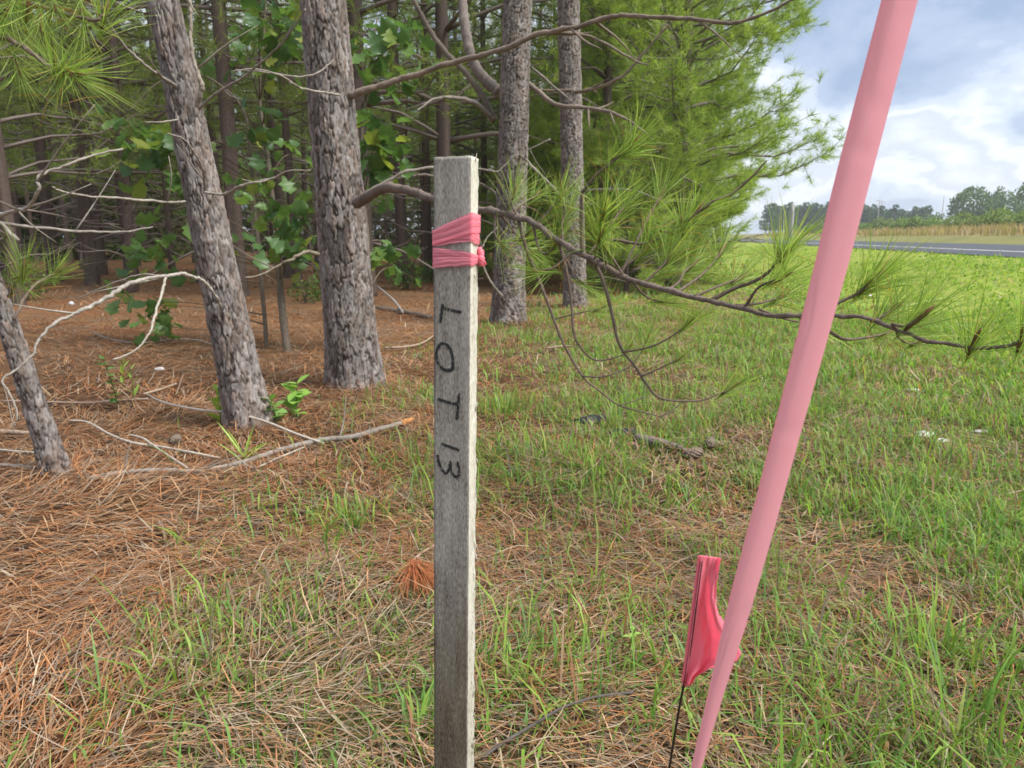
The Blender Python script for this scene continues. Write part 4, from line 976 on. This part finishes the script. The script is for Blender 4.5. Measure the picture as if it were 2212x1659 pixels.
t.links.new(mxn.outputs[0], o.inputs[0]); M['ink'] = m
def cpx(cx, cy): return (1240 + cx / 2.765) / 1.3562, (850 + cy / 2.765) / 1.3562
STROKES = {"letter_L": [[(312, 180), (240, 165), (155, 140)], [(160, 112), (150, 190), (140, 265)]],
           "letter_O": [[(165, 432), (195, 445), (220, 480), (236, 530), (242, 590), (235, 632), (205, 648), (170, 642), (135, 615), (115, 570), (108, 520), (118, 470), (140, 438), (168, 428)], [(245, 600), (240, 640), (200, 652), (160, 640)]],
           "letter_T": [[(292, 835), (284, 940), (272, 1050)], [(118, 882), (190, 905), (278, 925)]],
           "digit_1": [[(148, 1245), (215, 1268), (294, 1297)]],
           "digit_3": [[(116, 1332), (125, 1385), (145, 1440), (175, 1480), (200, 1470), (215, 1425), (218, 1380)], [(218, 1380), (225, 1440), (245, 1495), (275, 1512), (292, 1490), (290, 1440), (276, 1388)]]}
for nm, strokes in STROKES.items():
    b = Bag()
    for si, s_ in enumerate(strokes):
        Q = spline(np.array([face_xz(*cpx(*p_)) for p_ in s_]), 40)
        T = np.gradient(Q, axis=0); T /= np.linalg.norm(T, axis=1)[:, None]; Nn = np.stack([-T[:, 1], T[:, 0]], -1)
        w0 = 0.00145
        wl = w0 * (0.8 + 0.45 * RNG.random(40)); wr = w0 * (0.8 + 0.45 * RNG.random(40)); wl[0] = wr[0] = wl[-1] = wr[-1] = w0 * 0.5
        La, Ra = Q + Nn * wl[:, None], Q - Nn * wr[:, None]
        lift = -0.00042 - 0.00008 * si
        Va = np.vstack([np.stack([La[:, 0], np.full(40, lift), La[:, 1]], -1), np.stack([Ra[:, 0], np.full(40, lift), Ra[:, 1]], -1)])
        k = np.arange(39); b.add(Va, np.stack([k, k + 1, k + 41, k + 40], -1))
    obj(nm, b.mesh(nm, [M['ink']]), stake)

# ------------------------------------------------------------------ pink film
def film(name, base, transl, rough=0.35, spec=0.4):
    m, t = mat(name)
    o = nd(t, "ShaderNodeOutputMaterial"); p = nd(t, "ShaderNodeBsdfPrincipled"); p.inputs["Base Color"].default_value = (*base, 1); p.inputs["Roughness"].default_value = rough; p.inputs["Specular IOR Level"].default_value = spec
    tr = nd(t, "ShaderNodeBsdfTranslucent"); tr.inputs[0].default_value = (*base, 1)
    nz = nd(t, "ShaderNodeTexNoise"); nz.inputs["Scale"].default_value = 60; nz.inputs["Detail"].default_value = 3
    tcn = nd(t, "ShaderNodeTexCoord"); t.links.new(tcn.outputs["Object"], nz.inputs["Vector"])
    b = nd(t, "ShaderNodeBump"); b.inputs["Strength"].default_value = 0.12; b.inputs["Distance"].default_value = 0.001; t.links.new(nz.outputs["Fac"], b.inputs["Height"]); t.links.new(b.outputs[0], p.inputs["Normal"])
    mxs = nd(t, "ShaderNodeMixShader"); mxs.inputs[0].default_value = transl
    t.links.new(p.outputs[0], mxs.inputs[1]); t.links.new(tr.outputs[0], mxs.inputs[2]); t.links.new(mxs.outputs[0], o.inputs[0]); return m
M['film'] = film("pink_flagging_film", (1.0, 0.34, 0.43), 0.55)
M['ribbon'] = film("pink_ribbon_film", (1.0, 0.43, 0.50), 0.55, 0.3)
tape = empty("flagging_tape", B0); tape.matrix_world = MS
tag(tape, "pink flagging tape wrapped twice round the stake and knotted", "flagging tape")
def tpx(cx, cy): return (1240 + cx / 4.15) / 1.3562, (430 + cy / 4.15) / 1.3562
def band(name, FL, FR, SR, off, seed, pleats):
    """each of FL, FR, SR: (top row, bottom row) in crop pixels at the front left, front right and back right corners"""
    def zf(cx, cy): return face_xz(*tpx(cx, cy))[1]
    def zs_(cx, cy): return side_yz(*tpx(cx, cy))[1]
    fl = (zf(110, FL[0]), zf(110, FL[1])); fr = (zf(583, FR[0]), zf(583, FR[1])); sr = (zs_(668, SR[0]), zs_(668, SR[1]))
    corners = [(0, 0, fl), (SW, 0, fr), (SW, ST, sr), (0, ST, ((fl[0] + sr[0]) / 2, (fl[1] + sr[1]) / 2)), (0, 0, fl)]
    e = off; rows = 31
    ex_ = [(-e, -e), (SW + e + 0.0006, -e), (SW + e + 0.0008, ST + e), (-e, ST + e), (-e, -e)]
    U = []
    for k in range(4):
        m_ = 40 if k in (0, 2) else 20
        for q in range(m_):
            f = q / m_; a, b_ = np.array(ex_[k]), np.array(ex_[k + 1]); z0 = np.array(corners[k][2]); z1 = np.array(corners[k + 1][2])
            U.append((*(a + (b_ - a) * f), *(z0 + (z1 - z0) * f), k, f))
    n = len(U); V = np.zeros((n, rows, 3)); nrm = {0: (0, -1), 1: (1, 0), 2: (0, 1), 3: (-1, 0)}
    for a, (x, y, z0, z1, k, f) in enumerate(U):
        for r in range(rows):
            g = r / (rows - 1); s_ = a / n
            ph = g * pleats * 6.283 + 1.5 * math.sin(s_ * 6.283 + seed) + 2.2 * float(vn(s_ * 9, g * 2.0, seed))
            d = 0.0005 * abs(math.sin(ph * 0.5)) ** 0.7 + 0.00025 * abs(math.sin(ph * 1.7 + 2)) + 0.0003 * float(vn(s_ * 14, g * 7, seed + 2))
            if k == 0: d *= 0.4 + 0.9 * min(1, 3 * min(f + 0.1, 1.1 - f))
            V[a, r] = (x + nrm[k][0] * d, y + nrm[k][1] * d, z0 + (z1 - z0) * g + 0.0008 * (float(vn(s_ * 20, seed, 3)) - 0.5))
    i = np.arange(n)[:, None]; i2 = (i + 1) % n; r = np.arange(rows - 1)[None]
    F = np.stack([i * rows + r, i * rows + r + 1, i2 * rows + r + 1, i2 * rows + r], -1).reshape(-1, 4)
    return obj(name, np_mesh(name, V.reshape(-1, 3), F, None, [M['film']], True), tape)
band("tape_band", (1150, 1212), (1035, 1150), (1050, 1195), 0.0004, 1, 1.0)
band("tape_band", (1022, 1200), (795, 1050), (832, 1042), 0.0010, 3, 2.6)
band("tape_band", (1222, 1468), (1292, 1450), (1330, 1405), 0.0007, 6, 1.6)
kb = Bag()
def kp(cx, cy, dy): 
    y_, z_ = side_yz(*tpx(668, cy)); q = face_xz(*tpx(cx, cy))
    return np.array([SW + 0.0012 + (cx - 668) / 830 * 0.062, ST * dy, z_])
for pts, rr in (([(660, 1230, 1.0), (695, 1290, 1.0), (715, 1345, 0.95)], [0.0025, 0.0032, 0.002]), ([(660, 1370, 0.9), (700, 1365, 0.9), (715, 1345, 0.95)], [0.0028, 0.003, 0.0022]), ([(690, 1330, 0.9), (715, 1365, 0.85), (695, 1400, 0.9), (690, 1430, 0.95)], [0.002, 0.0032, 0.0035, 0.0025]), ([(690, 1400, 0.9), (720, 1420, 0.9), (760, 1395, 0.95)], [0.003, 0.0034, 0.0026])):
    kb.tube(np.array([kp(*p_) for p_ in pts]), np.array(rr), 10, (1, 1, 1), 0.5, 14)
obj("knot", kb.mesh("knot", [M['film']], True), tape)

# ------------------------------------------------------------------ long ribbon stretched past the lens
rows_ = [(-420, 2012, 2092, .405), (0, 1904, 1983, .42), (406, 1798, 1876, .432), (553, 1764, 1838, .437), (800, 1703, 1769, .446), (959, 1663, 1723, .452), (1106, 1625, 1683, .458), (1306, 1571.5, 1626, .468), (1473, 1535, 1571.5, .48), (1659, 1493, 1515, .495), (1900, 1438, 1452, .52)]
ys = np.linspace(-420, 1900, 150); RL = np.interp(ys, [r[0] for r in rows_], [r[1] for r in rows_]); RR_ = np.interp(ys, [r[0] for r in rows_], [r[2] for r in rows_]); RZ = np.interp(ys, [r[0] for r in rows_], [r[3] for r in rows_])
ker = np.ones(9) / 9
def sm(a): return np.convolve(np.pad(a, 4, mode='reflect', reflect_type='odd'), ker, 'valid')
RL, RR_, RZ = sm(RL), sm(RR_), sm(RZ)
nc = 25; V = []
for k in range(150):
    for c in range(nc):
        f = c / (nc - 1); ph = -1.45 + 2.3 * f               # curled cross-section, hollow away from the lens
        xx = RL[k] + (RR_[k] - RL[k]) * (math.sin(ph) - math.sin(-1.45)) / (math.sin(0.85) - math.sin(-1.45))
        wid = (RR_[k] - RL[k]) / FPX * RZ[k]
        V.append(pt(xx, ys[k], RZ[k] - wid * 0.42 * (math.cos(ph) - 0.4) + 0.0016 * (float(vn(k * 0.05, f * 2.2 + k * 0.01, 4)) - 0.5) + 0.0005 * max(0, 1 - abs(float(vn(k * 0.11, f * 1.3, 14)) - 0.5) * 14)))
V = np.array(V); last = V[-nc:].mean(0); prev = V[-nc * 8:-nc * 7].mean(0); d = (last - prev) / np.linalg.norm(last - prev)
d[2] = -abs(d[2]); nsteps = 20; tl = (last[2] - float(gz(last[0], last[1])) + 0.03) / -d[2]
ring = V[-nc:] - last
V = np.vstack([V] + [last + d * tl * (k + 1) / nsteps + ring * (1 - 0.75 * (k + 1) / nsteps) for k in range(nsteps)])
i = np.arange(149 + nsteps)[:, None] * nc; j = np.arange(nc - 1)[None]
F = np.stack([i + j, i + j + 1, i + nc + j + 1, i + nc + j], -1).reshape(-1, 4)
rb = obj("flagging_ribbon", np_mesh("flagging_ribbon", V, F, None, [M['ribbon']], True))
tag(rb, "long pink flagging ribbon stretched diagonally in front of the pin flag", "ribbon")

# ------------------------------------------------------------------ pin flag
W1, W0 = pt(1517, 1200, 0.575), pt(1446, 1659, 0.635)
d = (W0 - W1); foot = W1 + d * ((W1[2] + 0.03) / (W1[2] - W0[2]))
fe = empty("pin_flag", (foot[0], foot[1], 0)); tag(fe, "small pink marker flag folded on a dark wire behind the ribbon", "pin flag")
Eb = np.array([foot[0], foot[1], 0])
b = Bag(); b.tube(np.array([W1, (W1 + W0) / 2 + [0.002, 0, 0], W0, foot]) - Eb, np.array([0.0011, 0.0011, 0.0011, 0.0011]), 8, (1, 1, 1), 0, 40)
m, t = mat("dark_wire"); o = nd(t, "ShaderNodeOutputMaterial"); p = nd(t, "ShaderNodeBsdfPrincipled"); p.inputs["Base Color"].default_value = (0.045, 0.028, 0.025, 1); p.inputs["Metallic"].default_value = 0.6; p.inputs["Roughness"].default_value = 0.5; t.links.new(p.outputs[0], o.inputs[0])
obj("wire", b.mesh("wire", [m], True), fe)
def grid_sheet(LE, RE, nr, ncol, zf, name, parent, base):
    LE, RE = np.array(LE, float), np.array(RE, float); tt = np.linspace(0, 1, nr)
    Lx = np.stack([np.interp(tt, LE[:, 0], LE[:, k]) for k in (1, 2)], -1); Rx = np.stack([np.interp(tt, RE[:, 0], RE[:, k]) for k in (1, 2)], -1)
    V = []
    for r in range(nr):
        for c in range(ncol):
            f = c / (ncol - 1); q = Lx[r] + (Rx[r] - Lx[r]) * f
            V.append(pt(q[0], q[1], zf(tt[r], f)) - base)
    i = np.arange(nr - 1)[:, None] * ncol; j = np.arange(ncol - 1)[None]
    F = np.stack([i + j, i + j + 1, i + ncol + j + 1, i + ncol + j], -1).reshape(-1, 4)
    me = np_mesh(name, np.array(V), F, None, [M['film']], True)
    o = obj(name, me, parent); md = o.modifiers.new("s", 'SOLIDIFY'); md.thickness = 0.00015
    return o
def wz(t): return 0.575 + 0.036 * t
grid_sheet([(0, 1510, 1199), (0.1, 1513, 1215), (1, 1478, 1482)], [(0, 1558, 1205), (0.18, 1548, 1262), (0.38, 1547, 1308), (0.55, 1558, 1345), (0.68, 1564, 1380), (0.8, 1552, 1425), (0.88, 1525, 1450), (0.93, 1503, 1463), (1, 1492, 1482)], 60, 26, lambda t_, f: wz(t_) - 0.003 + 0.010 * math.sin(f * 3.4 + t_ * 2.5) * f + 0.007 * math.sin(f * 9 - t_ * 6) * f * (0.3 + t_) + 0.0022 * abs(math.sin(f * 13 + t_ * 9)) * f, "flag", fe, Eb)
grid_sheet([(0, 1500, 1330), (1, 1490, 1470)], [(0, 1556, 1330), (0.35, 1590, 1385), (0.6, 1602, 1412), (0.75, 1590, 1430), (1, 1500, 1452)], 34, 20, lambda t_, f: wz(0.5 + 0.5 * t_) + 0.006 + 0.018 * f + 0.004 * math.sin(f * 7 + t_ * 5), "flag_fold", fe, Eb)
grid_sheet([(0, 1508, 1200), (1, 1472, 1474)], [(0, 1519, 1202), (1, 1482, 1482)], 40, 6, lambda t_, f: wz(t_) + 0.0028 - 0.002 * math.sin(f * 3.14), "flag_hem", fe, Eb)

# ================================================================== deadfall, plants and litter on the ground
def stick(label, pts, r, col=(0.36, 0.32, 0.275), n=40, end=None, twigs=0, name="fallen_branch", group="fallen branches"):
    P = []
    for q in pts:
        g = ground_hit(q[0], q[1]); h = q[2] + 0.012 if len(q) > 2 else 0.028
        if h > 0.0:
            o_ = np.array([0, 0, HC]); d_ = g - o_; g = o_ + d_ * ((HC - (g[2] + h)) / (HC - g[2]))
        P.append(g)
    P = np.array(P); base = P[0].copy(); base[2] = float(gz(base[0], base[1]))
    e = empty(name, base); tag(e, label, "stick", group)
    b = Bag(); b.tube(P - base, np.asarray(r, float), 9, col, 0.28, n); S = spline(P - base, n)
    for k in range(twigs):
        i_ = RNG.integers(3, n - 2); dd = RNG.normal(0, 1, 3); dd[2] = abs(dd[2]) * 0.4; dd /= np.linalg.norm(dd); l = 0.08 + 0.15 * random.random()
        b.tube(np.array([S[i_], S[i_] + dd * l * 0.5 + RNG.normal(0, 0.01, 3), S[i_] + dd * l]), np.array([0.005, 0.004, 0.0015]), 5, col, 0.2, 6)
    obj("stick", b.mesh("stick", [M['twig']], True), e)
    if end:
        b = Bag(); dd = S[-1] - S[-3]; dd /= np.linalg.norm(dd)
        b.tube(np.array([S[-1] - dd * 0.01, S[-1] + dd * 0.03, S[-1] + dd * 0.06 + [0, 0, 0.006], S[-1] + dd * 0.075]), np.array([r[-1] * 1.15, r[-1] * 1.1, r[-1] * 0.7, 0.001]), 8, end, 0.5, 12)
        obj("broken_end", b.mesh("broken_end", [M['twig']]), e)
stick("long grey fallen branch with an orange broken end, lying across the pine straw", [(190, 1035), (260, 1022), (350, 1017), (430, 1018), (520, 1000), (600, 975), (690, 952), (760, 945), (820, 928), (870, 914)], [0.009, 0.010, 0.011, 0.012, 0.013, 0.014, 0.014], (0.25, 0.22, 0.19), n=80, end=(0.5, 0.24, 0.08), twigs=3)
stick("pale thin stick slanting from the pine straw down to the fallen branch", [(318, 853, 0.12), (360, 872, 0.1), (430, 885, 0.09), (500, 892, 0.08), (570, 910, 0.06), (640, 938, 0.04), (700, 958)], [0.004, 0.006, 0.007, 0.0065, 0.006], (0.42, 0.37, 0.31), 50)
stick("pale crooked stick on the straw, just above the fallen branch's left half", [(152, 908, 0.06), (190, 912, 0.05), (240, 940, 0.04), (290, 958, 0.03), (350, 966, 0.03), (420, 980, 0.03), (475, 990)], [0.004, 0.0055, 0.006, 0.006, 0.005], (0.42, 0.37, 0.31), 50)
stick("short forked grey stick touching the fallen branch", [(280, 940, 0.06), (310, 948, 0.05), (345, 972, 0.04), (405, 1012, 0.02)], [0.004, 0.005, 0.005], (0.4, 0.35, 0.3), 24)
stick("thin pale stick rising beside the leaning pine's foot", [(505, 980), (545, 1010), (600, 990), (660, 965)], [0.003, 0.005, 0.004], (0.4, 0.36, 0.3), 24)
stick("weathered stick behind the seedlings on the straw", [(320, 862), (240, 866), (180, 870), (0, 866)], [0.007, 0.007, 0.006, 0.005], (0.34, 0.26, 0.2), 40)
stick("short brown stick pointing up right on the straw by the seedlings", [(310, 852), (345, 842), (382, 829, 0.04)], [0.008, 0.008, 0.006], (0.33, 0.25, 0.18), 16)
stick("stout grey stick at the left edge of the straw", [(-30, 930), (30, 935), (80, 938)], [0.012, 0.012, 0.009], (0.33, 0.26, 0.2), 20)
stick("thin pale stick at the left edge beside the young pine's foot", [(-20, 970, 0.03), (40, 976, 0.02), (90, 979)], [0.005, 0.005, 0.004], (0.42, 0.38, 0.32), 20)
stick("straight pale stick at the left edge below the others", [(-20, 1003, 0.02), (40, 1006, 0.02), (84, 1012)], [0.006, 0.006, 0.005], (0.46, 0.42, 0.37), 20)
stick("long curving stick on the straw under the arched limb", [(200, 718, 0.02), (240, 733, 0.02), (300, 741, 0.02), (380, 733, 0.02), (430, 736), (470, 748)], [0.008, 0.009, 0.008, 0.006], (0.33, 0.28, 0.23), 30)
stick("grey stick leaning in the straw left of the forked pine", [(815, 618, 0.2), (850, 648, 0.12), (870, 675, 0.03)], [0.012, 0.014, 0.016], (0.36, 0.33, 0.3), 16)
stick("mossy log half hidden behind the stake's left edge", [(815, 665), (860, 672), (930, 684)], [0.03, 0.032, 0.025], (0.22, 0.17, 0.13), 20)
stick("stick running from the thick pine's foot towards the stake", [(830, 752), (870, 750), (910, 742), (945, 720, 0.02)], [0.012, 0.01, 0.007], (0.33, 0.25, 0.19), 24)
stick("slim stick crossing the gap right of the stake", [(1180, 752), (1230, 748), (1290, 760)], [0.009, 0.008, 0.006], (0.3, 0.22, 0.17), 20)
stick("thin dark twig in the near grass right of the stake's foot", [(1040, 1640, 0.02), (1080, 1610, 0.03), (1150, 1568, 0.04), (1220, 1530, 0.05), (1290, 1505, 0.06), (1368, 1497, 0.06)], [0.003, 0.0032, 0.003, 0.0026, 0.003], (0.10, 0.085, 0.075), 40)
stick("bare twig lying by the fallen needle spray", [(870, 1240, 0.02), (905, 1200, 0.02), (950, 1172, 0.02)], [0.004, 0.004, 0.005], (0.33, 0.22, 0.16), 16)
stick("grey barked log end lying in the grass beside black debris", [(1375, 945, 0.02), (1400, 952, 0.025), (1440, 960, 0.025), (1500, 980, 0.01)], [0.02, 0.024, 0.02, 0.01], (0.19, 0.15, 0.135), 20, twigs=2)

# black debris
m = rampmat("charred_rubber", [(0.35, (0.012, 0.013, 0.014)), (0.7, (0.04, 0.043, 0.046))], (60, 60, 60), 5, 0.6, 0.5, 0.004, spec=0.4)
def lump(label, px, size, seed, material, name, cat, group=None):
    p = ground_hit(*px); e = empty(name, p); tag(e, label, cat, group)
    nu_, nv = 22, 14; V = []
    for a in range(nv):
        for b_ in range(nu_):
            th, ph = math.pi * a / (nv - 1), 6.283 * b_ / nu_
            q = np.array([math.sin(th) * math.cos(ph), math.sin(th) * math.sin(ph), math.cos(th)])
            r_ = 0.6 + 0.8 * float(fbm(q[0] * 2.2 + seed, q[1] * 2.2 + q[2] * 2.7, seed, 3))
            V.append(q * r_ * size + np.array([0, 0, size[2] * 0.5]))
    i = np.arange(nv - 1)[:, None] * nu_; j = np.arange(nu_)[None]; j2 = (j + 1) % nu_
    F = np.stack([i + j, i + nu_ + j, i + nu_ + j2, i + j2], -1).reshape(-1, 4)
    obj("body", np_mesh("body", np.array(V), F, None, [material], False), e)
    return e
lump("torn black scrap in the grass, nearest the grey log end", (1350, 945), np.array([0.075, 0.04, 0.032]), 4, m, "black_scrap", "scrap")
lump("torn black scrap in the grass, left of the other one", (1283, 918), np.array([0.10, 0.045, 0.035]), 9, m, "black_scrap", "scrap")
# pink scrap
p = ground_hit(1372, 970); e = empty("tape_scrap", p); tag(e, "small scrap of pink tape on the ground by the black debris", "tape scrap")
V = []
for a in range(9):
    for b_ in range(4): V.append(((a - 4) * 0.0085, (b_ - 1.5) * 0.009 - 0.003 * a, 0.02 + 0.006 * math.sin(a * 0.8) + 0.003 * b_))
i = np.arange(8)[:, None] * 4; j = np.arange(3)[None]; F = np.stack([i + j, i + 4 + j, i + 4 + j + 1, i + j + 1], -1).reshape(-1, 4)
obj("film", np_mesh("film", np.array(V), F, None, [M['film']], True), e)
# pine cones
def cone(px, L_, label, rz):
    p = ground_hit(*px); e = empty("pine_cone", p + [0, 0, 0.04]); e.rotation_euler = (0, math.radians(82), rz); tag(e, label, "pine cone", "pine cones")
    b = Bag(); b.tube(np.array([[0, 0, -L_ / 2], [0, 0, 0], [0, 0, L_ / 2]]), np.array([0.012, 0.014, 0.004]), 8, (0.12, 0.09, 0.07)); obj("core", b.mesh("core", [M['twig']]), e)
    sv = np.array([[-0.006, 0, 0], [0.006, 0, 0], [0.010, 0.016, 0.006], [-0.010, 0.016, 0.006], [0, 0.022, 0.011], [0, 0.014, 0.012]])
    sm_ = np_mesh("scale", sv, np.array([[0, 1, 2], [0, 2, 3], [3, 2, 4], [2, 5, 4], [5, 3, 4], [0, 3, 5], [1, 5, 2], [0, 5, 1]]), np.full((6, 3), 1.0) * np.array([0.16, 0.125, 0.095]), [M['twig']])
    for k in range(64):
        z_ = -L_ / 2 + L_ * k / 64; a_ = k * 2.39996; r_ = 0.010 * (math.sin(math.pi * (0.15 + 0.8 * k / 64)) + 0.25)
        o_ = obj("scale", sm_, e); o_.location = (r_ * math.cos(a_), r_ * math.sin(a_), z_); o_.rotation_euler = (0.55, 0, a_ - math.pi / 2); q = 0.7 + 0.5 * math.sin(math.pi * (k + 6) / 72); o_.scale = (q, q, q)
cone((1492, 998), 0.085, "grey brown pine cone lying in the grass below the log end", 0.2)
cone((1532, 978), 0.06, "small weathered pine cone lying beside the larger cone", 1.2)
cone((376, 968), 0.05, "small dark cone on the straw under the seedlings", 0.6)

# white litter
mw = rampmat("white_litter", [(0.3, (0.55, 0.54, 0.52)), (0.7, (0.8, 0.8, 0.79))], (40, 40, 40), 4, 0.7, 0.3, 0.004)
for (px, sz, lab, sd_) in [((1995, 945), (0.05, 0.03, 0.02), "crumpled white litter in the grass, left of the flat piece", 3), ((2118, 935), (0.04, 0.02, 0.01), "flat white litter piece in the grass near the right edge", 5), ((1972, 846), (0.05, 0.015, 0.012), "thin white litter strip in the grass behind the others", 7), ((2030, 955), (0.04, 0.02, 0.012), "low white litter piece touching the crumpled one", 8), ((345, 800), (0.04, 0.018, 0.014), "white litter on the pine straw between the left pines", 9), ((1880, 642), (0.03, 0.02, 0.025), "tiny white litter in the verge behind the pine limb", 10), ((155, 658), (0.035, 0.03, 0.03), "tiny white litter on straw deep in the wood", 11), ((1612, 862), (0.025, 0.015, 0.015), "pale litter crumb in the grass below the hanging twigs", 12), ((2, 1118), (0.008, 0.006, 0.006), "white crumb on the straw at the left edge", 13)]:
    lump(lab, px, np.array(sz), sd_, mw, "litter", "litter", "white litter")

# seedlings and leafy weeds
def weed(label, px, h, nl, sz, col, lean=(0, 0), narrow=0.25, cat="seedling", spread=0.06, up=0.3):
    p = ground_hit(*px); e = empty("seedling", p); tag(e, label, cat, "seedlings on the forest floor")
    b = Bag(); S = spline(np.array([[0, 0, -0.02], [lean[0] * 0.4, lean[1] * 0.4, h * 0.5], [lean[0], lean[1], h]]), 12); b.tube(S, np.linspace(0.004, 0.0015, 12), 5, np.array(col) * 0.8)
    obj("stem", b.mesh("stem", [M['broad']]), e)
    prof = np.array([(0, 0.05), (0.25, 0.75), (0.5, 1.0), (0.75, 0.7), (1, 0.0)])
    V = []; F = []
    for a, w_ in prof: V += [(-w_ * narrow, a, 0.2 * narrow * w_ - 0.15 * a * a), (0, a, -0.15 * a * a), (w_ * narrow, a, 0.2 * narrow * w_ - 0.15 * a * a)]
    for k in range(4): q = k * 3; F += [(q, q + 1, q + 4, q + 3), (q + 1, q + 2, q + 5, q + 4)]
    V = np.array(V); me = np_mesh("leaf", V, np.array(F), np.repeat(np.array([col]) * 1.7, len(V), 0), [M['broad']], True)
    for k in range(nl):
        t_ = 0.15 + 0.85 * (k + 0.5) / nl; q = S[int(t_ * 11)]
        o_ = obj("leaf", me, e); o_.location = Vector(q); s_ = sz * (0.7 + 0.5 * random.random()) * (1.1 - 0.4 * t_); o_.scale = (s_, s_, s_); o_.rotation_euler = (up + random.gauss(0.1, 0.25), random.gauss(0, 0.2), k * 2.4 + random.gauss(0, 0.4))
weed("tall leafy seedling standing alone on the straw between the left pines", (258, 885), 0.33, 26, 0.055, (0.10, 0.17, 0.05), (-0.07, 0), 0.4)
weed("thin bright sprout just right of the tall seedling", (266, 838), 0.18, 8, 0.08, (0.19, 0.28, 0.05), (0.02, 0), 0.14, up=0.9)
weed("second thin sprout right of the tall seedling", (290, 868), 0.22, 6, 0.08, (0.17, 0.26, 0.05), (0.0, 0), 0.14, up=0.9)
weed("bright green broadleaf weed between the leaning and thick pines", (640, 905), 0.22, 20, 0.11, (0.16, 0.27, 0.055), (0.02, 0), 0.3)
weed("second broadleaf weed tight against the leaning pine's foot", (600, 925), 0.17, 16, 0.10, (0.13, 0.23, 0.06), (-0.03, 0), 0.3)
weed("yellow green sprig in front of the leaning pine's trunk", (478, 920), 0.22, 18, 0.10, (0.22, 0.31, 0.05), (0.0, 0), 0.16, up=0.7)
weed("strap leaved green tuft by the fallen branch", (528, 1003), 0.05, 14, 0.22, (0.20, 0.31, 0.06), (0, 0), 0.02, up=0.85)
weed("tiny clover like sprout on the near straw", (414, 1285), 0.03, 4, 0.022, (0.2, 0.32, 0.05), (0, 0), 0.45)
weed("small weed at the foot of the thick pine", (800, 842), 0.08, 10, 0.06, (0.15, 0.25, 0.06), (0, 0), 0.35)
weed("pale leafy weed upright in the near grass left of the pin flag", (1352, 1440), 0.10, 9, 0.03, (0.2, 0.3, 0.07), (0.02, 0), 0.3)

# taller grass clumps that stand out
def clump(label, px, nb, ln, wd, dens=0.03, cols=GRN):
    p = ground_hit(*px); e = empty("grass_clump", p); tag(e, label, "grass clump", "taller grass clumps")
    n = nb; x = RNG.normal(0, dens, n); y = RNG.normal(0, dens, n); z = gz(x + p[0], y + p[1]) - p[2] - 0.005
    head = np.arctan2(y, x) + RNG.normal(0, 0.6, n); c = pick(cols, n, 0.2)
    b = Bag(); Vv, F, cc = blade_arrays(np.stack([x, y, z], -1), head, ln * (0.5 + 0.7 * RNG.random(n)), wd * (0.6 + 0.7 * RNG.random(n)), RNG.normal(1.2, 0.2, n), np.abs(RNG.normal(0.5, 0.35, n)), c * 0.85, c * 1.1)
    b.add(Vv, F, cc); o_ = obj("blades", b.mesh("blades", [M['grass']]), e); o_["kind"] = "stuff"
clump("tall thin grass clump at the lower right of the photo", (2060, 1600), 34, 0.26, 0.0052)
clump("upright grass clump behind the tall thin clump at right", (2010, 1430), 40, 0.2, 0.005, 0.04)
clump("tall grass clump just right of the stake at mid height", (1085, 900), 90, 0.20, 0.007, 0.07)
clump("arching grass clump among the black debris", (1330, 925), 46, 0.17, 0.007, 0.05)
clump("dense green clump under the hanging twigs", (1760, 900), 80, 0.16, 0.007, 0.07)
clump("grass clump at the stake's foot, left side", (905, 1600), 40, 0.12, 0.005, 0.03)
clump("grass clump left of the stake in the near litter", (640, 1370), 60, 0.09, 0.0045, 0.05)
clump("bright grass clump in front of the thick pine", (745, 1130), 60, 0.09, 0.0055, 0.09)

# spray of fallen brown needles
p = ground_hit(893, 1250); e = empty("needle_spray", p); tag(e, "reddish brown spray of fallen needles left of the stake", "needle spray")
b = Bag(); n = 150
a = RNG.normal(-1.1, 0.42, n); 
Vv, F, cc = blade_arrays(np.stack([RNG.normal(0, 0.008, n), RNG.normal(0, 0.008, n), 0.03 + 0.03 * RNG.random(n)], -1), a, 0.17 * (0.7 + 0.5 * RNG.random(n)), np.full(n, 0.0022), RNG.normal(-0.02, 0.1, n), RNG.normal(0.15, 0.1, n), pick([(0.33, 0.105, 0.045), (0.27, 0.085, 0.04), (0.38, 0.15, 0.06)], n, 0.2), pick([(0.36, 0.13, 0.05)], n, 0.2))
b.add(Vv, F, cc); o_ = obj("needles", b.mesh("needles", [M['straw']]), e); o_["kind"] = "stuff"

# ------------------------------------------------------------------ humid summer air over the road
hx, z0h, z1h = 1100.0, -2.0, 22.0
Vh = np.array([[a, b_, c] for c in (z0h, z1h) for (a, b_) in ((-hx, -hx), (hx, -hx), (hx, hx), (-hx, hx))])
Fh = np.array([[3, 2, 1, 0], [4, 5, 6, 7], [0, 1, 5, 4], [1, 2, 6, 5], [2, 3, 7, 6], [3, 0, 4, 7]])
m, t = mat("humid_air"); o = nd(t, "ShaderNodeOutputMaterial"); p = nd(t, "ShaderNodeVolumePrincipled")
p.inputs["Color"].default_value = (0.86, 0.91, 0.97, 1); p.inputs["Density"].default_value = 0.0007; p.inputs["Anisotropy"].default_value = 0.2
t.links.new(p.outputs[0], o.inputs["Volume"])
try: m.cycles.homogeneous_volume = True
except Exception: pass
hz = obj("haze", np_mesh("haze", Vh, Fh, None, [m])); tag(hz, "thin pale haze in the humid summer air", kind="stuff")
